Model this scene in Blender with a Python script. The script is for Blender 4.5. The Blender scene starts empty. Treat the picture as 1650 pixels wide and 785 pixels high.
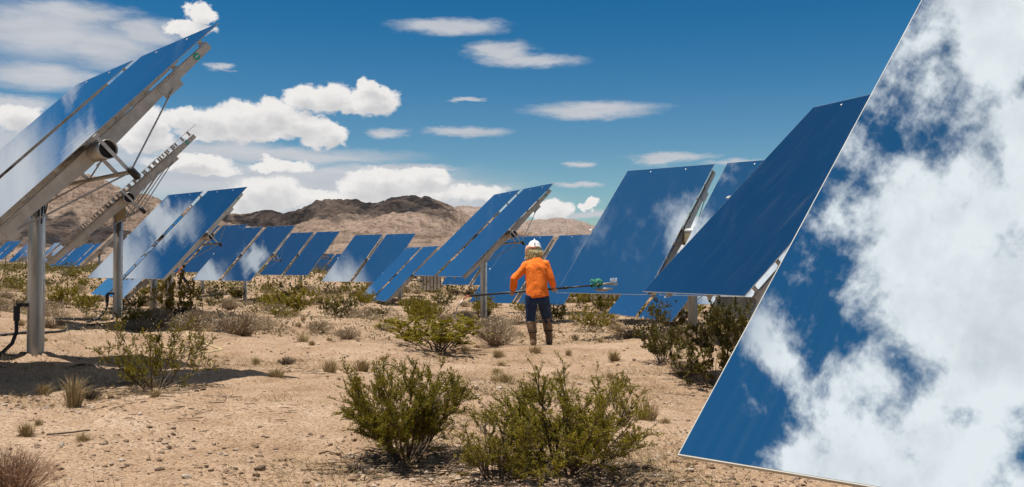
import bpy, math, random
import numpy as np
from mathutils import Vector, Matrix, Euler
R = math.radians
rng = np.random.default_rng(7)
random.seed(7)
scene = bpy.context.scene
COL = scene.collection

# ---------------------------------------------------------------- camera
FPX, HOR, W0, H0 = 1642.2, 430.4, 1650.0, 785.0       # focal length and horizon row of the photograph
EYE = 1.15                                             # lens height over the ground under it
PITCH = math.atan((HOR - H0 / 2) / FPX)
cam_d = bpy.data.cameras.new('camera')
cam_d.sensor_width = 36.0
cam_d.lens = 36.0 * FPX / W0
cam_d.clip_start = 0.05
cam_d.clip_end = 60000
cam = bpy.data.objects.new('camera', cam_d)
COL.objects.link(cam)
cam.location = (0, 0, EYE)
cam.rotation_euler = (R(90) + PITCH, 0, 0)
scene.camera = cam

# ---------------------------------------------------------------- node helpers
class NT:
    def __init__(self, tree):
        self.t = tree; self.n = tree.nodes; self.l = tree.links
    def put(self, sock, v):
        if isinstance(v, bpy.types.NodeSocket): self.l.new(v, sock)
        elif v is not None: sock.default_value = v
    def math(self, op, a, b=None, c=None, clamp=False):
        n = self.n.new('ShaderNodeMath'); n.operation = op; n.use_clamp = clamp
        self.put(n.inputs[0], a)
        if b is not None: self.put(n.inputs[1], b)
        if c is not None: self.put(n.inputs[2], c)
        return n.outputs[0]
    def vec(self, op, a, b=None, c=None):
        n = self.n.new('ShaderNodeVectorMath'); n.operation = op
        self.put(n.inputs[0], a)
        if b is not None: self.put(n.inputs[1], b)
        if c is not None: self.put(n.inputs[2], c)
        return n.outputs['Value'] if op in ('LENGTH', 'DOT_PRODUCT') else n.outputs['Vector']
    def noise(self, v, scale, detail=5, rough=.55, dist=0., color=False, lac=2.0):
        n = self.n.new('ShaderNodeTexNoise'); n.noise_dimensions = '3D'
        self.put(n.inputs['Vector'], v); n.inputs['Scale'].default_value = scale
        n.inputs['Detail'].default_value = detail; n.inputs['Roughness'].default_value = rough
        n.inputs['Distortion'].default_value = dist; n.inputs['Lacunarity'].default_value = lac
        return n.outputs['Color'] if color else n.outputs['Fac']
    def smooth(self, v, a, b, x0=0., x1=1.):
        n = self.n.new('ShaderNodeMapRange'); n.interpolation_type = 'SMOOTHSTEP'
        self.put(n.inputs['Value'], v)
        n.inputs['From Min'].default_value = a; n.inputs['From Max'].default_value = b
        n.inputs['To Min'].default_value = x0; n.inputs['To Max'].default_value = x1
        return n.outputs[0]
    def mix(self, f, a, b, mode='MIX'):
        n = self.n.new('ShaderNodeMix'); n.data_type = 'RGBA'; n.blend_type = mode
        self.put(n.inputs[0], f); self.put(n.inputs[6], a); self.put(n.inputs[7], b)
        return n.outputs[2]
    def ramp(self, f, stops):
        n = self.n.new('ShaderNodeValToRGB'); e = n.color_ramp.elements
        while len(e) < len(stops): e.new(.5)
        for k, (p, c) in enumerate(stops):
            e[k].position = p; e[k].color = (*c, 1)
        self.put(n.inputs[0], f)
        return n.outputs[0]

def rgb(r, g, b): return (r, g, b, 1.0)

# ---------------------------------------------------------------- sky with clouds
SUN_EL, SUN_AZ = 77.0, -100.0          # azimuth from straight ahead (+y), positive to the right
EXPO = 0.40
SKY_K = 0.10
EX = 2 ** -EXPO
CUM = [(-11.53, 9.23, 1.34, 0.84), (-10.19, 9.21, 1.35, 0.91), (-7.8, 9.2, 1.64, 0.94), (-7.94, 9.83, 0.89, 0.7), (-9.17, 8.9, 1.7, 0.63), (-14.51, 8.0, 2.45, 1.05), (-16.46, 7.83, 1.93, 0.98), (-17.73, 7.94, 1.42, 0.77), (-13.2, 8.28, 1.49, 0.98), (-11.87, 7.82, 2.01, 0.77), (-10.35, 7.25, 1.42, 0.77), (-15.16, 7.22, 3.58, 0.63), (-19.61, 7.53, 1.24, 1.05), (-19.92, 6.71, 1.85, 0.84), (-17.1, 13.37, 0.96, 0.56), (-17.73, 12.6, 1.58, 0.49), (-13.53, 4.01, 2.31, 1.19), (-14.67, 3.55, 1.63, 1.05), (-11.2, 3.71, 2.01, 0.7), (-7.12, 4.78, 2.58, 0.77), (-5.05, 5.04, 1.73, 0.56), (-6.08, 4.17, 4.14, 0.7), (-2.27, 4.19, 2.09, 0.49), (2.09, 3.22, 1.46, 0.7), (4.35, 3.52, 0.83, 0.28), (-17.73, 5.58, 2.53, 0.49), (-12.7, 5.61, 1.99, 0.42), (-9.17, 3.63, 2.72, 0.63), (-26.12, 7.49, 1.69, 0.77), (-8.14, 4.5, 2.05, 0.63), (-16.78, 5.18, 1.92, 0.42),
       (-31.5, 8.5, 3.4, 1.3), (-38, 7.5, 3.0, 1.6), (-46, 9, 5, 2.0), (33, 5.5, 3.2, 1.2), (44, 8, 5, 2.2)]
THIN = [(-14, 4.6, 15, 1.5), (-25, 6.0, 9, 1.6), (-6, 3.6, 9, 1.0), (-24.69, 11.89, 4.9, 1.81), (-21.75, 11.37, 3.31, 1.4), (-19.92, 12.29, 2.16, 0.91), (-24.98, 9.72, 3.73, 0.91), (-26.12, 8.26, 2.53, 0.56), (-23.53, 12.91, 3.52, 0.87), (-3.49, 13.35, 3.48, 0.49), (-4.35, 13.4, 2.08, 0.35), (-0.87, 12.11, 2.16, 0.49), (0.87, 11.44, 3.14, 0.42), (-0.35, 11.88, 2.09, 0.7), (4.53, 8.75, 4.23, 0.52), (4.01, 8.55, 2.43, 0.49), (-2.44, 7.57, 2.51, 0.35), (-7.12, 7.45, 1.37, 0.31), (9.0, 6.13, 2.59, 0.31), (12.53, 5.68, 1.66, 0.28), (8.14, 6.0, 1.37, 0.35), (3.49, 5.78, 0.9, 0.21), (3.66, 4.6, 1.56, 0.21), (-15.97, 10.79, 0.65, 0.28), (-2.27, 9.41, 0.9, 0.16), (-13.2, 6.11, 8.6, 0.56), (-10.52, 5.21, 7.42, 0.49), (-16.78, 6.34, 5.12, 0.7), (-6.43, 5.48, 4.13, 0.35), (-4.35, 4.53, 5.55, 0.49), (-13.86, 3.06, 9.87, 0.56), (-24.11, 6.36, 5.81, 0.56), (4.35, 2.97, 4.16, 0.28),
        (-36, 14.0, 5, 2.4), (-34.5, 17.2, 2.6, 1.2), (-30, 16.2, 1.6, .8), (-26.3, 15.4, 2.0, .9), (-46.6, 24.3, 3.2, 2.0), (-43.6, 26.6, 1.5, 2.0), (-51.6, 33.0, 1.8, 1.2), (-50.0, 35.4, 1.0, .9), (-55.5, 42.5, 2.4, 1.6), (-30, 6, 5, .8), (34, 9, 5, .9), (46, 5, 7, 1.1)]
world = bpy.data.worlds.new('World')
scene.world = world
world.use_nodes = True
wt = NT(world.node_tree)
for n in list(wt.n): wt.n.remove(n)
tc = wt.n.new('ShaderNodeTexCoord')
wdir = wt.vec('NORMALIZE', tc.outputs['Generated'])
sx = wt.n.new('ShaderNodeSeparateXYZ'); wt.l.new(wdir, sx.inputs[0])
X, Y, Z = sx.outputs
az = wt.math('MULTIPLY', wt.math('ARCTAN2', X, Y), 57.29578)
el = wt.math('MULTIPLY', wt.math('ARCSINE', wt.math('MINIMUM', Z, .9999)), 57.29578)
def comb(a, b, c=0.):
    n = wt.n.new('ShaderNodeCombineXYZ'); wt.put(n.inputs[0], a); wt.put(n.inputs[1], b); wt.put(n.inputs[2], c)
    return n.outputs[0]
P = comb(az, el)
def field(p, blobs, flat=1.0):
    m = None
    for a0, e0, ra, re in blobs:
        q = wt.vec('MULTIPLY_ADD', p, (1 / ra, 1 / re, 0), (-a0 / ra, -e0 / re, 0))
        d = wt.vec('LENGTH', q)
        m = d if m is None else wt.math('MINIMUM', m, d)
    return wt.math('SUBTRACT', 1.0, m)
# heaped cumulus near the horizon
nz = wt.noise(wt.vec('MULTIPLY', P, (.75, .95, 0)), 1.0, 8, .62, color=True)
warp = wt.vec('MULTIPLY_ADD', nz, (2.3, 1.5, 0), (-1.15, -.75, 0))
Pc = wt.vec('ADD', P, warp)
f1 = field(Pc, CUM)
f2 = field(wt.vec('ADD', Pc, (-.22, .55, 0)), CUM)
a_c = wt.smooth(f1, -.04, .27)
fine = wt.noise(wt.vec('MULTIPLY', P, (1.5, 2.0, 0)), 1.0, 5, .6)
sh_c = wt.math('ADD', wt.smooth(f2, -.05, .9, 0., .30), wt.math('MULTIPLY_ADD', fine, -.30, .15))
sh_c = wt.math('MAXIMUM', sh_c, 0.0)
# flat thin layers
nt_ = wt.noise(wt.vec('MULTIPLY', P, (.38, 1.3, 0)), 1.0, 9, .66, color=True)
Pt = wt.vec('ADD', P, wt.vec('MULTIPLY_ADD', nt_, (4.2, .95, 0), (-2.1, -.475, 0)))
f3 = field(Pt, THIN)
a_t = wt.smooth(f3, -.18, .75, 0., .95)
strk = wt.noise(wt.vec('MULTIPLY', P, (.22, 1.15, 0)), 1.0, 6, .6)
sh_t = wt.math('MULTIPLY_ADD', strk, -.55, .46)
# high broken cloud: a flat layer overhead, seen in perspective
zc = wt.math('MAXIMUM', Z, .10)
Q = comb(wt.math('DIVIDE', X, zc), wt.math('DIVIDE', Y, zc), .37)
qn = wt.noise(Q, 7.0, 11, .63, .12)
qn2 = wt.noise(wt.vec('ADD', Q, (3.1, 1.7, 0)), 1.7, 3, .5)
qs = wt.n.new('ShaderNodeSeparateXYZ'); wt.l.new(Q, qs.inputs[0])
edge = wt.math('MULTIPLY_ADD', qs.outputs[0], .45, wt.math('MULTIPLY', qs.outputs[1], -1.0))   # grows towards overhead
ramp_in = wt.smooth(edge, -.95, -.50, -.19, .105)
back_out = wt.smooth(qs.outputs[1], -.7, .12, -.22, .0)
def puff(q):                                         # rounded heads of heaped cloud
    v = wt.n.new('ShaderNodeTexVoronoi'); v.feature = 'SMOOTH_F1'; v.inputs['Scale'].default_value = 1.0; v.inputs['Smoothness'].default_value = .35
    w = wt.noise(q, 14., 5, .6, color=True)
    wt.put(v.inputs['Vector'], wt.vec('ADD', wt.vec('MULTIPLY', q, (8.5, 8.5, 0)), wt.vec('MULTIPLY_ADD', w, (1.3, 1.3, 0), (-.65, -.65, 0))))
    return wt.math('MULTIPLY_ADD', v.outputs['Distance'], -.15, .064)
pf = puff(Q)
qn = wt.math('ADD', wt.math('MULTIPLY_ADD', qn, .85, .075), pf)
cov = wt.math('ADD', wt.math('ADD', qn, ramp_in), wt.math('ADD', back_out, wt.math('MULTIPLY_ADD', qn2, .26, -.13)))
gap_d = wt.vec('LENGTH', wt.vec('MULTIPLY_ADD', Q, (1, 1, 0), (.44, -.425, 0)))            # a break in the cloud bank
cov = wt.math('SUBTRACT', cov, wt.smooth(gap_d, .02, .115, .12, 0.))
a_h = wt.smooth(cov, .468, .606)
gate = wt.math('MULTIPLY', wt.smooth(el, 24, 44), wt.smooth(edge, -.73, -.58, .20, 1.0))
a_h = wt.math('MULTIPLY', a_h, gate)
thick = wt.smooth(cov, .57, .80, 0., .34)
Q2 = wt.vec('MULTIPLY_ADD', Q, (1, 1, 1), (.022, -.03, 0))
qf = wt.math('ADD', wt.math('MULTIPLY_ADD', wt.noise(Q2, 7.0, 8, .63, .12), .85, .075), puff(Q2))
sh_h = wt.math('ADD', thick, wt.math('MULTIPLY', wt.math('SUBTRACT', qf, qn), 1.5))
sh_h = wt.math('MAXIMUM', sh_h, -.06)
# wisps in the clear part
wn = wt.noise(wt.vec('MULTIPLY_ADD', Q, (1.5, 5.0, 1), (8., 2., 0)), 1.0, 8, .64, .9)
wn2 = wt.noise(wt.vec('ADD', Q, (1.3, 9.2, 0)), 2.2, 2, .5)
a_w = wt.math('MULTIPLY', wt.smooth(wn, .56, .84, 0., .40), wt.smooth(wn2, .50, .62))
a_w = wt.math('MULTIPLY', a_w, wt.smooth(el, 14, 24))
# assemble
sky = wt.n.new('ShaderNodeTexSky'); sky.sky_type = 'NISHITA'; sky.sun_disc = False
sky.sun_elevation = R(SUN_EL); sky.sun_rotation = R(SUN_AZ)
sky.altitude = 900; sky.air_density = 1.0; sky.dust_density = .35; sky.ozone_density = 1.6
gm = wt.n.new('ShaderNodeGamma'); wt.l.new(sky.outputs[0], gm.inputs[0]); gm.inputs[1].default_value = 1.3
deep = wt.mix(wt.smooth(el, 2.0, 15.5), rgb(.36 * EX, .44 * EX, .45 * EX), rgb(.078 * EX, .345 * EX, .43 * EX))   # clear dry air: quickly deeper blue with height
deep = wt.mix(wt.smooth(el, 14, 36), deep, rgb(.046 * EX, .26 * EX, .315 * EX))
deep = wt.mix(wt.smooth(el, 33, 50), deep, rgb(.085 * EX, .42 * EX, .47 * EX))            # brighter again towards the high sun
skyc = wt.mix(1.0, gm.outputs[0], deep, 'MULTIPLY')
def cloudcol(shade, hi, lo):
    f = wt.math('MULTIPLY', shade, 2.2, clamp=True)
    return wt.mix(f, rgb(*[c * EX / SKY_K for c in hi]), rgb(*[c * EX / SKY_K for c in lo]))
c = wt.mix(a_w, skyc, rgb(*[x * EX / SKY_K for x in (.42, .50, .60)]))
c = wt.mix(a_h, c, cloudcol(sh_h, (.97, .98, .99), (.56, .59, .63)))
c = wt.mix(a_t, c, cloudcol(wt.math('MAXIMUM', sh_t, 0.), (.66, .67, .70), (.40, .44, .50)))
c = wt.mix(a_c, c, cloudcol(sh_c, (.86, .84, .82), (.50, .51, .54)))
bg = wt.n.new('ShaderNodeBackground'); bg.inputs['Strength'].default_value = SKY_K
wt.l.new(c, bg.inputs['Color'])
wo = wt.n.new('ShaderNodeOutputWorld'); wt.l.new(bg.outputs[0], wo.inputs['Surface'])

# ---------------------------------------------------------------- sun, exposure
S = Vector((math.sin(R(SUN_AZ)) * math.cos(R(SUN_EL)), math.cos(R(SUN_AZ)) * math.cos(R(SUN_EL)), math.sin(R(SUN_EL))))
sun_d = bpy.data.lights.new('sun', 'SUN'); sun_d.energy = 5.0; sun_d.angle = R(.53); sun_d.color = (1.0, .95, .87)
sun = bpy.data.objects.new('sun', sun_d); COL.objects.link(sun)
sun.rotation_euler = S.to_track_quat('Z', 'Y').to_euler()
scene.view_settings.view_transform = 'Standard'; scene.view_settings.look = 'None'
scene.view_settings.exposure = EXPO; scene.view_settings.gamma = 1.0; scene.view_settings.use_curve_mapping = False
scene.render.engine = 'CYCLES'
cy = scene.cycles
cy.max_bounces = 6; cy.diffuse_bounces = 3; cy.glossy_bounces = 4; cy.transmission_bounces = 2; cy.transparent_max_bounces = 4
cy.caustics_reflective = False; cy.caustics_refractive = False; cy.sample_clamp_indirect = 4.0
cy.use_denoising = True; cy.denoiser = 'OPENIMAGEDENOISE'

# ---------------------------------------------------------------- object helpers
def link(name, me, parent=None, mats=()):
    o = bpy.data.objects.new(name, me); COL.objects.link(o)
    if parent is not None: o.parent = parent
    for m in mats:
        if me is not None and m.name not in [x.name for x in me.materials if x]: me.materials.append(m)
    return o
def empty(name, loc, rz=0.):
    o = bpy.data.objects.new(name, None); COL.objects.link(o)
    o.location = loc; o.rotation_euler = (0, 0, rz); o.empty_display_size = .1
    return o
def tag(o, label=None, cat=None, group=None, kind=None):
    if label: o['label'] = label
    if cat: o['category'] = cat
    if group: o['group'] = group
    if kind: o['kind'] = kind
    return o
class MB:                                            # collects faces for ONE mesh
    def __init__(self): self.v = []; self.f = []; self.m = []
    def add(self, vs, fs, mi=0):
        o = len(self.v); self.v += [tuple(p) for p in vs]
        self.f += [tuple(i + o for i in f) for f in fs]; self.m += [mi] * len(fs)
        return self
    def box(self, c, s, mi=0, rot=None):
        vs = [Vector((sx_ * s[0] / 2, sy_ * s[1] / 2, sz_ * s[2] / 2)) for sx_ in (-1, 1) for sy_ in (-1, 1) for sz_ in (-1, 1)]
        if rot is not None: vs = [rot @ p for p in vs]
        vs = [p + Vector(c) for p in vs]
        return self.add(vs, [(0, 1, 3, 2), (4, 6, 7, 5), (0, 4, 5, 1), (2, 3, 7, 6), (0, 2, 6, 4), (1, 5, 7, 3)], mi)
    def tube(self, pts, rad, n=8, caps=True, mi=0):
        pts = [Vector(p) for p in pts]; k = len(pts)
        rads = rad if isinstance(rad, (list, tuple)) else [rad] * k
        vs = []; u = None
        for i, p in enumerate(pts):
            t = (pts[min(i + 1, k - 1)] - pts[max(i - 1, 0)]).normalized()
            if u is None:
                u = t.orthogonal().normalized()
            else:
                u = (u - t * u.dot(t)).normalized()
            w = t.cross(u)
            for j in range(n):
                a = 2 * math.pi * j / n
                vs.append(p + (u * math.cos(a) + w * math.sin(a)) * rads[i])
        fs = [(i * n + j, i * n + (j + 1) % n, (i + 1) * n + (j + 1) % n, (i + 1) * n + j) for i in range(k - 1) for j in range(n)]
        if caps: fs += [tuple(range(n - 1, -1, -1)), tuple(range((k - 1) * n, k * n))]
        return self.add(vs, fs, mi)
    def mesh(self, name, mats=(), smooth=False):
        me = bpy.data.meshes.new(name); me.from_pydata(self.v, [], self.f)
        for m in mats: me.materials.append(m)
        if len(mats) > 1: me.polygons.foreach_set('material_index', self.m)
        if smooth: me.polygons.foreach_set('use_smooth', [True] * len(self.f))
        me.update(); return me
def np_mesh(name, v, f, mats=(), mi=None, smooth=False):
    """v (n,3), f (m,k) all faces of k corners"""
    v = np.asarray(v, np.float32); f = np.asarray(f, np.int32); m, k = f.shape
    me = bpy.data.meshes.new(name)
    me.vertices.add(len(v)); me.vertices.foreach_set('co', v.ravel())
    me.loops.add(m * k); me.loops.foreach_set('vertex_index', f.ravel())
    me.polygons.add(m)
    me.polygons.foreach_set('loop_start', np.arange(0, m * k, k, dtype=np.int32))
    for x in mats: me.materials.append(x)
    if mi is not None: me.polygons.foreach_set('material_index', np.asarray(mi, np.int32))
    me.polygons.foreach_set('use_smooth', np.full(m, smooth))
    me.update(calc_edges=True); me.validate()
    return me
def hash2(ix, iy, seed):
    h = (ix.astype(np.int64) * 374761393 + iy.astype(np.int64) * 668265263 + seed * 974711) & 0xFFFFFFFF
    h = ((h ^ (h >> 13)) * 1274126177) & 0xFFFFFFFF
    return ((h ^ (h >> 16)) & 0xFFFFFF) / float(0xFFFFFF)
def vnoise(x, y, seed=0):
    x0 = np.floor(x); y0 = np.floor(y); fx = x - x0; fy = y - y0
    ux = fx * fx * fx * (fx * (fx * 6 - 15) + 10); uy = fy * fy * fy * (fy * (fy * 6 - 15) + 10)
    a = hash2(x0, y0, seed); b = hash2(x0 + 1, y0, seed); c_ = hash2(x0, y0 + 1, seed); d = hash2(x0 + 1, y0 + 1, seed)
    return (a * (1 - ux) + b * ux) * (1 - uy) + (c_ * (1 - ux) + d * ux) * uy - .5
def fbm(x, y, octs=4, seed=0, gain=.5, lac=2.03, ridge=False):
    s = 0; a = 1.; k = 1.
    for o in range(octs):
        n = vnoise(x * k + 17.3 * o, y * k - 9.1 * o, seed + o)
        if ridge: n = .5 - 2 * np.abs(n)
        s = s + n * a; a *= gain; k *= lac
    return s

# ---------------------------------------------------------------- materials
def mat(name, build):
    m = bpy.data.materials.new(name); m.use_nodes = True
    t = NT(m.node_tree)
    b = m.node_tree.nodes['Principled BSDF']
    build(t, b); return m
def obj_co(t):
    return t.n.new('ShaderNodeTexCoord').outputs['Object']
def pos(t):
    return t.n.new('ShaderNodeNewGeometry').outputs['Position']
def bump(t, b, h, strength, dist):
    n = t.n.new('ShaderNodeBump'); n.inputs['Strength'].default_value = strength; n.inputs['Distance'].default_value = dist
    t.put(n.inputs['Height'], h); t.l.new(n.outputs[0], b.inputs['Normal'])
def plain(col, rough=.6, metal=0., var=.15, scale=6., spec=.4):
    def f(t, b):
        n = t.noise(obj_co(t), scale, 5, .6)
        lo = tuple(c * (1 - var) for c in col); hi = tuple(min(1, c * (1 + var)) for c in col)
        t.put(b.inputs['Base Color'], t.ramp(n, [(.3, lo), (.7, hi)]))
        b.inputs['Roughness'].default_value = rough; b.inputs['Metallic'].default_value = metal
        b.inputs['Specular IOR Level'].default_value = spec
    return f
def mirror_f(t, b, veil=.006):
    o = obj_co(t)
    streak = t.noise(t.vec('MULTIPLY', o, (34, 1.3, 1)), 1.0, 5, .65)
    blotch = t.noise(t.vec('MULTIPLY', o, (2.2, .9, 1)), 1.0, 4, .6)
    dust = t.math('MULTIPLY', t.smooth(streak, .45, .85), t.smooth(blotch, .35, .75), )
    dust = t.math('MULTIPLY_ADD', dust, .08, veil)
    b.inputs['Metallic'].default_value = 1.0; b.inputs['Roughness'].default_value = .012
    b.inputs['Base Color'].default_value = rgb(.78, .84, .87)
    d = t.n.new('ShaderNodeBsdfDiffuse'); d.inputs['Color'].default_value = rgb(.5, .47, .42)
    m = t.n.new('ShaderNodeMixShader'); t.l.new(dust, m.inputs[0]); t.l.new(b.outputs[0], m.inputs[1]); t.l.new(d.outputs[0], m.inputs[2])
    t.l.new(m.outputs[0], t.n['Material Output'].inputs['Surface'])
    wv = t.noise(t.vec('MULTIPLY', o, (4.0, .5, 1)), 1.0, 1, .5)
    fine = t.noise(t.vec('MULTIPLY', o, (26., 1.1, 1)), 1.0, 2, .5)
    bump(t, b, t.math('MULTIPLY_ADD', fine, .10, wv), .10, .0026)
M = {}
M['mirror'] = mat('mirror_glass', mirror_f)
M['mirror_dusty'] = mat('dusty_mirror_glass', lambda t, b: mirror_f(t, b, .013))
M['mirror_back'] = mat('mirror_back_paint', plain((.34, .34, .33), .55))
M['trim'] = mat('mirror_edge_seal', plain((.40, .38, .33), .5))
def galv_f(t, b):
    o = obj_co(t)
    n = t.noise(o, 9., 5, .6); n2 = t.noise(t.vec('MULTIPLY', o, (30, 30, 2)), 1., 3, .6)
    f = t.math('MULTIPLY_ADD', n2, .5, t.math('MULTIPLY', n, .5))
    t.put(b.inputs['Base Color'], t.ramp(f, [(.30, (.22, .21, .20)), (.5, (.42, .41, .39)), (.7, (.52, .51, .49))]))
    b.inputs['Metallic'].default_value = .8
    t.put(b.inputs['Roughness'], t.smooth(n, .3, .7, .38, .58))
M['galv'] = mat('galvanised_steel', galv_f)
M['arm'] = mat('zinc_coated_arm', plain((.54, .53, .50), .45, .25, .2, 8.))
M['rod'] = mat('steel_rod', plain((.42, .41, .39), .4, .6))
M['tan'] = mat('tan_gearbox_paint', plain((.42, .34, .21), .6))
M['black'] = mat('black_rubber_and_bore_shade', plain((.018, .018, .019), .55))  # rubber fittings, and the painted dark inside the tube ends
M['dark'] = mat('black_cable_sheath', plain((.02, .02, .022), .6))
M['teal'] = mat('teal_sticker', plain((.03, .50, .45), .5, 0, .05))
M['white'] = mat('white_paint', plain((.75, .75, .73), .5, 0, .06))

# ---------------------------------------------------------------- ground
# heights of the ground (relative to the lens) at the feet of posts and people
GP = np.array([(0, 0, -1.15), (0, 5, -1.15), (2.8, 2, -1.17), (-4, 4, -1.12), (4, 5, -1.2), (-5.2, 11, -1.02), (-7.5, 19.4, -1.0), (-9.4, 28, -1.28), (-12, 45.8, -1.55), (-12.2, 58.7, -1.38),
               (-7.3, 52.4, -1.6), (-5.1, 46.4, -1.88), (-.76, 27.4, -1.29), (.95, 36.8, -1.74), (3.4, 19, -1.44), (3.6, 10.5, -1.32), (.4, 16.7, -1.32), (4.3, 25.9, -1.62),
               (6.3, 19.1, -1.5), (-15.5, 51, -1.32), (-10.5, 30, -1.32), (8, 40, -1.8), (5, 60, -1.75), (16, 30, -1.6), (30, 60, -1.5), (-25, 40, -.9), (-14, 18, -.8),
               (-62, 133, -.25), (-30, 120, -.4), (0, 130, -.7), (50, 130, -.7), (0, 90, -1.2), (-40, 75, -.6), (40, 20, -1.3), (-30, 10, -.8), (0, -30, -1.1), (60, -30, -1.1), (-60, -20, -1.0),
               (0, 300, .1), (-150, 300, .4), (150, 300, .1), (200, 0, -.6), (-200, 0, -.2), (0, -250, -.6)])
def base_z(x, y):
    x = np.asarray(x, float); y = np.asarray(y, float)
    r = np.hypot(GP[:, 0], GP[:, 1]); s = 1.2 + .16 * r
    num = np.zeros_like(x); den = np.full_like(x, 1e-12)
    for (gx, gy, gz), si in zip(GP, s):
        w = np.exp(-np.minimum(((x - gx) ** 2 + (y - gy) ** 2) / (2 * si * si), 60)) / si
        num = num + w * gz; den = den + w
    z = num / den
    rr = np.hypot(x, y)
    k = np.clip((rr - 150) / 250, 0, 1); k = k * k * (3 - 2 * k)
    far = .3 + np.clip(rr - 300, 0, None) * .0045
    return z * (1 - k) + far * k + EYE
def ground_z(x, y):
    x = np.asarray(x, float); y = np.asarray(y, float); rr = np.hypot(x, y)
    near = np.clip(1 - rr / 70, 0, 1)
    z = base_z(x, y)
    z = z + fbm(x * .30, y * .30, 3, 5) * .17 * np.clip(rr / 9, .35, 1.6)
    z = z + fbm(x * 1.9, y * 1.9, 3, 11) * .055
    return z
def ground_fine(x, y):
    rr = np.hypot(x, y); near = np.clip(1 - rr / 40, 0, 1)
    p = fbm(x * 7, y * 7, 2, 21)
    g = fbm(x * 19, y * 19, 2, 31)
    peb = np.clip(fbm(x * 30, y * 30, 1, 41) - .12, 0, 1)
    return ground_z(x, y) + (p * .016 + g * .010 + peb * .022) * near
def gz(x, y): return float(ground_z(np.array([x]), np.array([y]))[0])
def spot(px, py):
    """the point of the ground seen at a pixel of the photograph"""
    c_, s_ = math.cos(PITCH), math.sin(PITCH)
    u, v = (px - W0 / 2) / FPX, -(py - H0 / 2) / FPX
    dx, dy, dz = u, c_ - v * s_, s_ + v * c_
    t = np.geomspace(2, 160, 1500)
    g = ground_z(dx * t, dy * t) - (EYE + dz * t)
    k = np.nonzero(g > 0)[0]
    k = k[0] if len(k) else 900
    return dx * t[k], dy * t[k]

ang = np.concatenate([np.arange(-33, 33.01, .1), np.arange(37, 323.1, 4.)])
rad = np.concatenate([[.05], np.geomspace(.5, 4, 22), np.exp(np.arange(math.log(4.1), math.log(60), .0112)), np.geomspace(62, 12000, 110)])
A_, R_ = np.meshgrid(np.radians(ang), rad)
gx_, gy_ = (np.sin(A_) * R_).ravel(), (np.cos(A_) * R_).ravel()
na, nr = len(ang), len(rad)
gv = np.stack([gx_, gy_, ground_fine(gx_, gy_)], 1)
ii, jj = np.meshgrid(np.arange(nr - 1), np.arange(na), indexing='ij')
q = np.stack([ii * na + jj, ii * na + (jj + 1) % na, (ii + 1) * na + (jj + 1) % na, (ii + 1) * na + jj], -1).reshape(-1, 4)[:, ::-1]
def ground_f(t, b):
    p = pos(t)
    big = t.noise(p, .35, 5, .6); mid = t.noise(t.vec('ADD', p, (9, 4, 0)), 2.6, 6, .62); grain = t.noise(p, 34., 4, .65); speck = t.noise(t.vec('ADD', p, (5, 0, 2)), 75., 2, .5)
    c1 = t.ramp(t.math('MULTIPLY_ADD', mid, .55, t.math('MULTIPLY', big, .45)), [(.30, (.215, .135, .080)), (.46, (.36, .247, .160)), (.60, (.445, .325, .228)), (.75, (.44, .338, .25))])
    c2 = t.ramp(grain, [(.28, (.28, .25, .23)), (.45, (.88, .84, .80)), (.58, (1.0, 1.0, 1.0)), (.78, (1.28, 1.25, 1.22))])  # dark and light grains, contrast deepened to paint in weak grit shading
    c3 = t.ramp(speck, [(.34, (.40, .35, .33)), (.45, (1, 1, 1)), (.66, (1, 1, 1)), (.76, (1.5, 1.5, 1.52))])
    t.put(b.inputs['Base Color'], t.mix(1.0, t.mix(1.0, c1, c2, 'MULTIPLY'), c3, 'MULTIPLY'))
    b.inputs['Roughness'].default_value = .95; b.inputs['Specular IOR Level'].default_value = .1
    h = t.math('MULTIPLY_ADD', grain, .6, t.math('MULTIPLY', speck, .4))
    bump(t, b, h, 1.0, .03)
M['ground'] = mat('desert_sand', ground_f)
g = link('ground', np_mesh('ground', gv, q, [M['ground']], smooth=True)); tag(g, kind='structure')

# ---------------------------------------------------------------- mountains
RIDGE = [(-60, 2.2), (-50, 3.4), (-42, 2.9), (-34.42, 3.75), (-30.7, 4.35), (-27.78, 4.63), (-25.55, 4.97), (-23.53, 4.99), (-22.14, 4.69), (-20.84, 4.15), (-19.61, 3.69), (-18.05, 3.13), (-16.46, 2.62), (-15.49, 2.77), (-14.51, 2.82), (-13.36, 3.03), (-12.7, 2.77), (-12.2, 2.88), (-11.53, 3.16), (-10.79, 3.47), (-9.85, 3.58), (-9.1, 3.73), (-8.49, 3.63), (-7.8, 3.54), (-7.12, 3.75), (-6.43, 3.89), (-5.74, 3.93), (-4.87, 3.76), (-3.83, 3.49), (-2.89, 3.01), (-1.92, 2.38), (-0.87, 1.9), (0.52, 1.58), (6.08, 1.05), (28.05, 0.63), (60, .5)]
RIDGE2 = [(-60, 1.0), (-34.42, 1.16), (-7.8, 1.57), (-4.7, 2.97), (-3.66, 3.39), (-2.79, 3.46), (-1.74, 3.43), (-0.87, 3.15), (0.0, 2.59), (0.87, 2.59), (1.92, 2.66), (2.68, 2.77), (3.49, 2.66), (4.35, 2.41), (6.08, 2.03), (9.51, 1.73), (16.13, 2.02), (28.05, 1.4), (45, 2.2), (60, 1.2)]
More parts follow.
